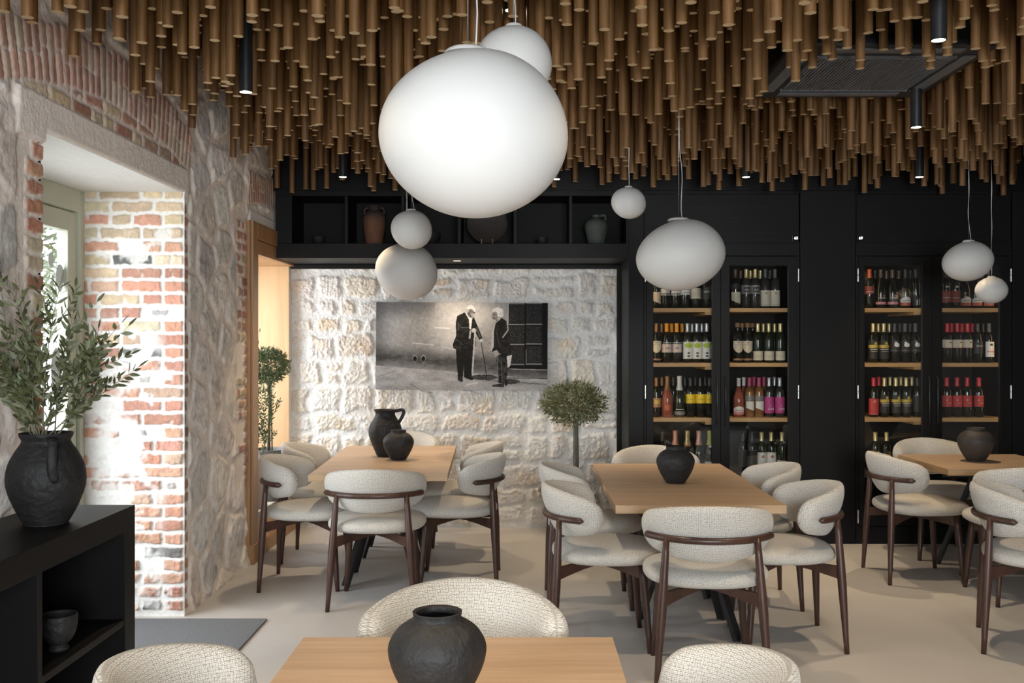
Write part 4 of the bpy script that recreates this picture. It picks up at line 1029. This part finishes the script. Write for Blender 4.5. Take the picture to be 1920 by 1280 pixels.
table(-.875, 5.965+W/2, 2, 'square oak table, nearer half of the left pair, under the small round vase')
table(-.904, 5.965+W*1.5, 2, 'square oak table, farther half of the left pair, by the stone wall')
table(2.665+W/2, 6.22+W/2, 0, 'square oak table in front of the right wine cabinet')
table(-.171, 2.684-W/2, 0, 'square oak table in the foreground cut by the bottom edge', 1)

# ------------------------------------------------------------------ clay vases
def inner(prof, t=.007):
    top = prof[-1]; return prof+[(top[0]-t*.4, top[1]+.001), (top[0]-t, top[1]-.003)]+[(max(.004, r-t), z) for r, z in reversed(prof[len(prof)//2:-1])]+[(0, prof[len(prof)//2][1])]
RV = [(0, 0), (.046, 0), (.055, .006), (.078, .042), (.097, .080), (.107, .115), (.105, .140), (.089, .166), (.068, .182), (.0545, .190), (.0525, .197), (.0545, .206)]
def smooth_prof(p, n=4):
    out = []
    for i in range(len(p)-1):
        p0 = p[max(i-1, 0)]; p1 = p[i]; p2 = p[i+1]; p3 = p[min(i+2, len(p)-1)]
        for k in range(n):
            t = k/n; out.append(tuple(.5*((2*b)+(-a+c)*t+(2*a-5*b+4*c-d)*t*t+(-a+3*b-3*c+d)*t**3) for a, b, c, d in zip(p0, p1, p2, p3)))
    return out+[p[-1]]
rv = MB().lathe(inner(smooth_prof(RV)), seg=56)
rvm = rv.mesh('round_vase', MT['clay'], True); rvm2 = rv.mesh('round_vase', MT['claybr'], True)
def vase(x, y, me, label, s=1, z=HT):
    o = link('round_vase', me, None, (x, y, z)); o.scale = (s, s, s); o.rotation_euler[2] = random.uniform(0, 6)
    tag(o, label, 'vase', 'round black clay vases')
vase((820-978)*2.18/1866.67, 2.18, rvm, 'black clay round vase on the foreground table')
vase((1266.5-978)*5.62/1866.67, 5.62, rvm, 'black clay round vase on the middle table')
vase((747-978)*6.73/1866.67, 6.73, rvm, 'black clay round vase beside the tall jug on the left table', .97)
vase((1829.5-978)*6.66/1866.67, 6.66, rvm2, 'brownish black clay round vase on the right table', 1.08)
JP = [(0, 0), (.050, 0), (.058, .006), (.078, .05), (.104, .115), (.116, .165), (.110, .21), (.090, .25), (.072, .28), (.068, .30), (.076, .318), (.080, .325)]
jt = amphora('clay_jug', (722-978)*6.92/1866.67, 6.93, HT, inner(smooth_prof(JP)), 'clay', 'tall black clay jug with one handle on the left table', 'jug',
             [(arcpts((.070, 0, .312), (.175, 0, .355), (.092, 0, .232), 14), .011, (.7, 1.1))], seg=56)

# ------------------------------------------------------------------ sideboard on the left
sbx0, sbx1, sby0, sby1, sbz = XL+.03, -1.495, 2.05, 3.85, .891
sb = thing('sideboard', ((sbx0+sbx1)/2, (sby0+sby1)/2, 0), 0, 'long black open sideboard along the left wall', 'sideboard')
cx, cy = (sbx0+sbx1)/2, (sby0+sby1)/2
part('top', B(sbx0-cx, sbx1-cx, sby0-cy, sby1-cy, sbz-.088, sbz), 'black', sb, bevel=.002)
part('upstand', B(sbx0-cx, sbx0-cx+.018, sby0-cy, sby1-cy-.45, sbz, sbz+.04), 'black', sb, bevel=.002)
for a, b_ in ((sby1-.095, sby1), (sby0, sby0+.09)): part('side_panel', B(sbx0-cx, sbx1-cx, a-cy, b_-cy, 0, sbz-.088), 'black', sb, bevel=.002)
part('divider', B(sbx0-cx+.02, sbx1-cx-.001, 3.08-cy, 3.108-cy, .05, sbz-.088), 'black', sb, bevel=.002)
part('shelf', B(sbx0-cx+.02, sbx1-cx-.003, 3.108-cy, sby1-.095-cy, .450, .475), 'black', sb, bevel=.002)
part('back_panel', B(sbx0-cx, sbx0-cx+.018, sby0+.09-cy, sby1-.095-cy, 0, sbz-.088), 'blackin', sb)
part('base_board', B(sbx0-cx+.02, sbx1-cx-.003, sby0+.09-cy, sby1-.095-cy, .02, .05), 'black', sb)
p = [(0, 0), (.030, 0), (.032, .012), (.026, .020), (.040, .034), (.055, .065), (.060, .100), (.0595, .122)]
tag(link('clay_cup', MB().lathe(inner(smooth_prof(p, 3), .005), seg=40).mesh('clay_cup', MT['clay'], True), None, (-1.571, 3.38, .475)), 'dark clay footed cup on the sideboard shelf', 'cup')
# big vase with handle
VP_ = [(0, 0), (.066, 0), (.074, .006), (.098, .05), (.122, .11), (.129, .155), (.122, .205), (.100, .25), (.082, .278), (.079, .290), (.086, .303), (.088, .314)]
vx, vy = -1.652, 3.46
bv = amphora('clay_urn', vx, vy, sbz, inner(smooth_prof(VP_)), 'clay', 'large black clay urn with a strap handle on the sideboard, holding olive branches', 'urn',
             [([(.050, -.068, .300), (.064, -.088, .298), (.072, -.106, .285), (.073, -.112, .24), (.072, -.112, .20), (.074, -.104, .17), (.072, -.098, .155)], [.014]*7, (1.15, .6))], seg=56)

# ------------------------------------------------------------------ foliage
def leaf_verts(mb, base, d, L, wd, rnd, mi=0):
    d = Vector(d).normalized(); side = d.cross(Vector((rnd.uniform(-1, 1), rnd.uniform(-1, 1), rnd.uniform(-.3, 1)))).normalized(); nrm = side.cross(d)
    b = Vector(base); pts = [b]
    V = [b, b+d*L*.35+side*wd*.5+nrm*L*.03, b+d*L*.35-side*wd*.5+nrm*L*.03, b+d*L*.35+nrm*L*.05, b+d*L*.72+side*wd*.38+nrm*L*.03, b+d*L*.72-side*wd*.38+nrm*L*.03, b+d*L*.72+nrm*L*.05, b+d*L]
    mb.add(V, [(0, 3, 1), (0, 2, 3), (1, 3, 6, 4), (3, 2, 5, 6), (4, 6, 7), (6, 5, 7)], mi)
def branch(rnd, tip, bend=.1, leafL=.042, nleaf=34, r0=.0026, sub=3):
    st, lf_ = MB(), MB(); tip = Vector(tip); n = 12
    side = Vector((rnd.uniform(-1, 1), rnd.uniform(-1, 1), 0))*bend
    def path(a, b, sd): return [a.lerp(b, i/n)+sd*math.sin(PI*i/n) for i in range(n+1)]
    def dress(P, t0, num):
        for k in range(num):
            t = t0+(1-t0)*k/num; i = min(int(t*n), n-1); f = t*n-i; p = P[i].lerp(P[i+1], f); d = (P[i+1]-P[i]).normalized()
            q = Vector((rnd.gauss(0, 1), rnd.gauss(0, 1), rnd.gauss(0, 1))); q = (q-d*q.dot(d)).normalized()
            for s in (1, -1):
                if rnd.random() < .12: continue
                leaf_verts(lf_, p, d*.75+q*s*.75, leafL*rnd.uniform(.6, 1.15), leafL*rnd.uniform(.26, .38), rnd, 0 if rnd.random() < .7 else 1)
        leaf_verts(lf_, P[-1], (P[-1]-P[-2]), leafL, leafL*.25, rnd)
    P = path(Vector((0, 0, 0)), tip, side); st.tube(P, [r0*(1-.75*i/n) for i in range(n+1)], 6); dress(P, .22, nleaf)
    for k in range(sub):
        i = rnd.randint(3, 9); a = P[i]; d = (P[i+1]-P[i]).normalized(); q = Vector((rnd.gauss(0, 1), rnd.gauss(0, .7), rnd.uniform(-.2, .8))).normalized()
        L = tip.length*rnd.uniform(.28, .45); b2 = a+(d*.8+q*.7).normalized()*L
        P2 = path(a, b2, Vector((rnd.uniform(-.02, .02),)*3)); st.tube(P2, [r0*.55*(1-.7*i/n) for i in range(n+1)], 5); dress(P2, .12, int(nleaf*.42))
    return st, lf_
rb = random.Random(3)
tips = [(-.16, .05, .62), (.06, .02, .60), (.285, -.02, .42), (.30, .05, .27), (-.20, .0, .42), (-.05, -.04, .56), (.16, .0, .40), (-.18, -.05, .28), (.13, -.06, .30), (-.10, .08, .50), (.20, .06, .33), (-.17, .10, .20), (.02, .1, .46), (-.13, -.1, .38)]
for k, tp in enumerate(tips):
    st, lf_ = branch(rb, tp, .05, .046, 17, .003, 4)
    o = part('olive_branch', st, 'twig', None, smooth=True); o.location = (vx+rb.uniform(-.03, .03), vy+rb.uniform(-.03, .03), sbz+.27)
    nth = ['leftmost', 'second', 'third', 'fourth', 'fifth', 'sixth', 'seventh', 'eighth', 'ninth', 'tenth', 'eleventh', 'twelfth', 'thirteenth', 'rightmost'][sorted(tips).index(tp)]
    tag(o, f"{'tall upright' if tp[2] > .45 else 'low spreading'} olive branch in the black urn, {nth} of fourteen by its tip", 'branch', 'olive branches in the urn')
    part('leaves', lf_, ['leaf', 'leaf2'], o)

def crown(mb, rnd, c, r, n, L, squash=(1, 1, .8)):
    for k in range(n):
        u = Vector((rnd.gauss(0, 1), rnd.gauss(0, 1), rnd.gauss(0, 1))).normalized(); q = rnd.uniform(.35, 1)**.6
        p = Vector(c)+Vector((u.x*squash[0], u.y*squash[1], u.z*squash[2]))*r*q
        d = u*.8+Vector((rnd.gauss(0, .7), rnd.gauss(0, .7), rnd.gauss(0, .6)+.3)); leaf_verts(mb, p, d, L*rnd.uniform(.6, 1.2), L*rnd.uniform(.17, .27), rnd, 0 if rnd.random() < .75 else 1)
def twigs(mb, rnd, base, c, r, n, squash=(1, 1, .8)):
    for k in range(n):
        u = Vector((rnd.gauss(0, 1), rnd.gauss(0, 1), rnd.uniform(-.2, 1))).normalized(); e = Vector(c)+Vector((u.x*squash[0], u.y*squash[1], u.z*squash[2]))*r*.9
        b = Vector(base); m_ = b.lerp(e, .5)+Vector((u.x, u.y, 0))*r*.15; mb.tube(arcpts(b, m_, e, 6), [.006, .005, .004, .003, .002, .0012], 5)
# olive standard in front of the stone wall
tx_, ty_ = (1081-978)*7.72/1866.67, 7.72
ot = thing('olive_tree', (tx_, ty_, 0), 0, 'potted olive standard with round crown in front of the white stone wall', 'plant')
part('pot', MB().lathe([(0, 0), (.11, 0), (.12, .01), (.145, .30), (.150, .33), (.140, .33), (.135, .30), (0, .29)], seg=36), 'greypot', ot, smooth='auto')
part('soil', MB().lathe([(0, .302), (.134, .300)], seg=30), 'soil', ot)
mb = MB(); mb.tube([(0, 0, .29), (.004, 0, .6), (0, 0, .85), (.006, 0, 1.0)], [.016, .015, .014, .015], 10); mb.tube([(-.022, -.01, .29), (-.02, -.01, .97)], .005, 8)
part('trunk', mb, 'bark', ot, smooth=True)
mb = MB(); r_ = random.Random(9); twigs(mb, r_, (.006, 0, .99), (-.02, 0, 1.03), .25, 26, (1, 1, .72)); part('twigs', mb, 'twig', ot)
mb = MB(); crown(mb, r_, (-.02, 0, 1.04), .25, 2300, .044, (1, 1, .66)); crown(mb, r_, (-.03, 0, 1.12), .15, 260, .04, (1.2, 1.2, .6)); part('leaves', mb, ['leaf', 'leaf2'], ot)
# plants on the niche sill
nx_, ny_ = (508-978)*7.55/1866.67, 7.60
t2 = thing('topiary_tree', (nx_-.03, ny_, NZ0), 0, 'small ball topiary tree in a grey ribbed pot on the window niche sill', 'plant')
rib = [(0, 0), (.115, 0)]+[(.125+.012*k/12+(.004 if k % 2 else 0), .02+.34*k/12) for k in range(13)]+[(.145, .385), (.135, .385), (.13, .36), (0, .35)]
part('pot', MB().lathe(rib, seg=40), 'greypot', t2, smooth='auto')
part('soil', MB().lathe([(0, .362), (.13, .36)], seg=30), 'soil', t2)
mb = MB(); mb.tube([(.0, 0, .35), (.005, 0, .7), (-.005, 0, 1.0)], [.013, .011, .011], 8); mb.tube([(.025, .01, .35), (.014, .0, .98)], .005, 6); part('trunk', mb, 'bark', t2, smooth=True)
mb = MB(); crown(mb, r_, (.0, 0, 1.02), .15, 2400, .040, (1, 1, .85)); crown(mb, r_, (-.03, 0, .90), .09, 300, .036, (1, 1, 1)); part('leaves', mb, ['leafg', 'leaf2'], t2)
t3 = thing('trailing_plant', ((489-978)*7.22/1866.67-.07, 7.24, NZ0), 0, 'leafy trailing plant in a pale concrete pot on the window niche sill', 'plant')
part('pot', MB().lathe([(0, 0), (.10, 0), (.107, .008), (.118, .30), (.120, .33), (.110, .33), (.106, .29), (0, .28)], seg=40), 'concrete', t3, smooth='auto')
part('soil', MB().lathe([(0, .30), (.107, .298)], seg=30), 'soil', t3)
sm, lm = MB(), MB()
for k in range(9):
    tp = (r_.uniform(-.05, .13), r_.uniform(-.08, .12), r_.uniform(.30, .62) if k else .98)
    st, lf_ = branch(r_, tp, .05, .036, 22 if k else 9, .0022, 3)
    o3 = (r_.uniform(-.05, .05), r_.uniform(-.05, .05), .29)
    sm.add([(a[0]+o3[0], a[1]+o3[1], a[2]+o3[2]) for a in st.v], st.f); lm.add([(a[0]+o3[0], a[1]+o3[1], a[2]+o3[2]) for a in lf_.v], lf_.f)
part('stems', sm, 'twig', t3); part('leaves', lm, 'leafg', t3)
# tree outside the glass door
t4 = thing('street_tree', (-6.3, 12.2, 0), 0, 'leafy green tree outside the glass door', 'tree')
part('trunk', MB().tube([(0, 0, 0), (0, .1, 2.2), (.1, 0, 3.2)], [.14, .11, .06], 10), 'bark', t4, smooth=True)
mb = MB(); crown(mb, r_, (0, 0, 3.0), 1.5, 3500, .20, (1, 1, .9)); crown(mb, r_, (.3, -1.2, 1.6), .8, 900, .16, (1, 1, .9)); part('leaves', mb, ['leafg', 'leaf'], t4)

# ------------------------------------------------------------------ doormat
m_ = B(-2.40, -1.39, 4.05, 5.44, .0005, .011)
tag(part('doormat', m_, 'rug', bevel=.003), 'charcoal grey doormat on the floor at the door opening', 'doormat')

# ------------------------------------------------------------------ pendants
def globe_mesh(w_, h, tilt, asym, seed=0):
    n, m = 40, 64; P = []
    for i in range(n+1):
        th = PI*i/n; row = []
        for j in range(m):
            ph = 2*PI*j/m; x, y, z = math.sin(th)*math.cos(ph), math.sin(th)*math.sin(ph), math.cos(th)
            k = 1-.10*x*asym*z-.05*asym*z*x*x
            X = x*w_/2*k*(1+.05*asym*z); Y = y*w_/2*.94*k; Z = z*h/2*(1+.07*asym*x)
            c, s = math.cos(tilt), math.sin(tilt); row.append((X*c+Z*s, Y, -X*s+Z*c))
        P.append(row)
    return MB().grid(P, cv=True)
def pendant(px0, px1, py0, py1, Y, tilt, asym, label, cord='wavy', cdx=0):
    s_ = Y/1866.67; wd = (px1-px0)*s_; ht = (py1-py0)*s_; x = ((px0+px1)/2-978)*s_; z = 1.52-((py0+py1)/2-641)*s_
    # measured box is of the tilted body: scale to fit
    mb = globe_mesh(1, ht/wd, tilt, asym); V = np.array(mb.v); ex = V[:, 0].max()-V[:, 0].min(); ez = V[:, 2].max()-V[:, 2].min()
    k = wd/ex; kz = ht/ez; cx_ = (V[:, 0].max()+V[:, 0].min())/2; cz_ = (V[:, 2].max()+V[:, 2].min())/2
    mb.v = [((a[0]-cx_)*k, a[1]*k, (a[2]-cz_)*kz) for a in mb.v]
    t = thing('pendant_lamp', (x, Y, z), 0, label, 'lamp', 'white pebble shaped glass pendant lamps')
    part('glass_shade', mb, 'globe', t, smooth=True)
    V = np.array(mb.v); tp = V[abs(V[:, 0]-cdx*wd) < wd*.06]; zt = tp[:, 2].max()
    part('cap', MB().lathe([(0, .006), (wd*.10, .006), (wd*.12, .0), (wd*.13, -.008), (0, -.008)], cdx*wd, 0, zt, 24), 'globe', t, smooth='auto')
    top = ZC-z; mbw = MB()
    mbw.tube([(cdx*wd, 0, zt), (cdx*wd, 0, top)], .0011, 6)
    part('suspension_wire', mbw, 'metal', t, smooth=True)
    rr = random.Random(int(px0)); n = 22; pts = []
    for i in range(n+1):
        q = i/n; a = .012*math.sin(q*9+px0)*math.sin(PI*min(1, q*3)) if cord == 'wavy' else .002*math.sin(q*30)
        pts.append((cdx*wd+a+(.018*(1-q)**3 if cord == 'wavy' else .004), .006, zt+(top-zt)*q))
    part('power_cord', MB().tube(pts, .0022, 6), 'cable', t, smooth=True)
    return t
pendant(711, 1065, 97, 408, 2.40, -.10, .5, 'largest white pebble shaped pendant, over the foreground table', cdx=-.03)
pendant(892, 1035, 50, 186, 3.25, .10, .4, 'white pendant partly hidden behind the largest one, near the top', 'straight')
pendant(1193, 1359, 411, 545, 5.2, -.30, .6, 'white oval pendant hanging in front of the left wine cabinet', cdx=-.02)
pendant(1146, 1211, 351, 410, 5.9, .2, .5, 'small white pendant left of the oval pendant over the middle table', 'straight')
pendant(733, 810, 394, 467, 6.35, .15, .5, 'smaller white pendant over the left table, the upper of two', cdx=0)
pendant(704, 820, 456, 562, 6.95, .12, .6, 'larger white pendant over the left table, the lower of two', 'straight')
pendant(1769, 1860, 452, 527, 6.45, -.30, .5, 'white oval pendant in front of the right wine cabinet, the larger of two', cdx=.02)
pendant(1830, 1888, 519, 569, 6.75, -.12, .4, 'small white pendant right of the larger one by the right wine cabinet', 'straight')

# ------------------------------------------------------------------ cylinder ceiling spots
SP = [(461, 4.50, 2.655), (643, 6.95, 2.67), (1043, 7.04, 2.67), (1399, 6.95, 2.67), (1724, 6.95, 2.67), (1718, 5.40, 2.68), (1760, 3.80, 2.67), (958, 4.5, 3.0)]
SN = ['above the door opening at left', 'above the left end of the wall shelf', 'beside the largest pendant', 'above the left wine cabinet', 'above the right wine cabinet',
      'behind the ceiling air conditioner', 'at the top right in front of the air conditioner', 'hidden mostly behind the upper pendant']
spots_xy = []
for (px, Y, z), nm in zip(SP, SN):
    x = (px-978)*Y/1866.67; spots_xy.append((x, Y)); r0 = .030
    z = 1.52-({461: 173, 643: 332, 1043: 336, 1399: 332, 1724: 332, 1718: 239, 1760: 76, 958: 20}[px]-641)*Y/1866.67
    t = thing('ceiling_spotlight', (x, Y, z), 0, f'black cylinder ceiling spotlight {nm}', 'spotlight', 'black cylinder ceiling spotlights')
    part('housing', MB().lathe([(r0*.78, .012), (r0*.86, 0), (r0, 0), (r0, ZC-z), (0, ZC-z)], seg=28), 'blackmetal', t, smooth='auto')
    part('lamp_face', MB().lathe([(0, .001), (r0*.84, .001)], seg=24), 'spotglow', t)
    spot((x, Y, z-.005), 42, 80, .8)

# three unseen spots added above the frame to brighten the foreground table
for (x, Y), nm in (((-.75, 2.15), 'over the left end of the foreground table'), ((.55, 2.2), 'over the right end of the foreground table'), ((1.9, 2.6), 'over the aisle right of the foreground table')):
    t = thing('ceiling_spotlight', (x, Y, 2.72), 0, f'black cylinder ceiling spotlight {nm}', 'spotlight', 'black cylinder ceiling spotlights')
    part('housing', MB().lathe([(.0234, .012), (.026, 0), (.03, 0), (.03, ZC-2.72), (0, ZC-2.72)], seg=28), 'blackmetal', t, smooth='auto')
    part('lamp_face', MB().lathe([(0, .001), (.025, .001)], seg=24), 'spotglow', t)
    spot((x, Y, 2.715), 42, 80, .8)

# ------------------------------------------------------------------ ceiling air conditioner
ac = thing('ceiling_air_conditioner', (1.752, 5.115, 2.896), 0, 'black square ceiling cassette air conditioner among the wooden rods', 'air conditioner')
h = .475
mb = MB(); mb.box(-h, h, -.495, .495, .0, .035); mb.box(-h+.05, h-.05, -.44, .44, .035, .354)
part('panel', mb, 'acblack' if 'acblack' in MT else 'blackmetal', ac, bevel=.01)
mb = MB()
for k in range(38):
    x = -.33+.66*k/37; mb.box(x-.0045, x+.0045, -.31, .30, -.010, .0)
mb.box(-.345, .345, -.325, -.31, -.012, .0); mb.box(-.345, .345, .30, .315, -.012, 0)
MT['acgrey'] = pmat('ac_slat_grey', (.13, .13, .135), .4)
part('intake_grille', mb, 'acgrey', ac)
for (a, b_, c, d) in ((-.43, -.37, -.34, .34), (.37, .43, -.34, .34), (-.33, .33, -.455, -.395), (-.33, .33, .37, .43)):
    part('louver', B(a, b_, c, d, -.008, .0), 'acgrey', ac, bevel=.003)

# ------------------------------------------------------------------ wooden rods under the ceiling
rods = []; RR = random.Random(77); pitch = .110; row = 0; y = 2.75
pend_xy = [(o.location.x, o.location.y) for o in COL.objects if o.name.startswith('pendant_lamp')]
while y < 7.42:
    xmax = min(6.0, .545*y+.25); xmin = max(XL+.06, -.54*y-.12); x = xmin+(pitch/2 if row % 2 else 0)
    x = math.floor(x/pitch)*pitch+(pitch/2 if row % 2 else 0)
    while x < xmax:
        px_, py_ = x+RR.uniform(-.024, .024), y+RR.uniform(-.022, .022); ok = px_ > XL+.07 and px_ > xmin-.05
        if 1.752-.50 < px_ < 1.752+.50 and 4.60 < py_ < 5.64: ok = False
        for a, b_ in spots_xy:
            if math.hypot(px_-a, py_-b_) < .062 or (abs(px_-a*py_/b_) < .030 and b_-.32 < py_ < b_): ok = False
        for a, b_ in pend_xy:
            if math.hypot(px_-a, py_-b_) < .03: ok = False
        if ok:
            ze = 2.60+.46*RR.random()**.9; ze = min(ze, 3.08)
            if 1.22 < px_ < 2.30 and py_ < 4.62: ze = max(ze, 2.78)
            rods.append((px_, py_, ze))
        x += pitch
    y += pitch*.90; row += 1
def rod_mb(mb, x, y, z, L, seg, r=.0200):
    b = len(mb.v); mb.grid([[(x+r*math.cos(2*PI*j/seg), y+r*math.sin(2*PI*j/seg), zz) for j in range(seg)] for zz in (z, z+L)], cv=True, flip=True)
    mb.f.append(tuple(b+j for j in reversed(range(seg)))); mb.m.append(1)
    mb.f.append(tuple(b+seg+j for j in range(seg))); mb.m.append(0)
def fsz(r):
    x, y, z = r; px = 978+x*1866.67/y; py = 641-(z-1.52)*1866.67/y
    if px < -10 or px > 1930 or py < -2: return 0
    return 1/y
rods.sort(key=fsz, reverse=True)
cache = {}
for k, (x, y, z) in enumerate(rods[:300]):
    L = round((ZC-z)/.02)*.02+.0
    if L not in cache:
        mb = MB(); rod_mb(mb, 0, 0, 0, L, 20); cache[L] = mb.mesh('hanging_rod', ['rod', 'rodend_bounce'], 'auto')
    o = link('hanging_rod', cache[L], None, (x, y, ZC-L))
    tag(o, 'round brown wooden rod hanging from the black ceiling among the nearest rows', 'rod', 'nearest wooden rods hanging from the ceiling')
mb = MB()
for (x, y, z) in rods[300:]: rod_mb(mb, x, y, z, ZC-z, 12)
o = part('hanging_rods', mb, ['rod', 'rodend_bounce'], None, smooth='auto')
tag(o, 'farther rows of brown wooden rods hanging from the black ceiling', 'rods', None, 'stuff')
print('rods', len(rods))
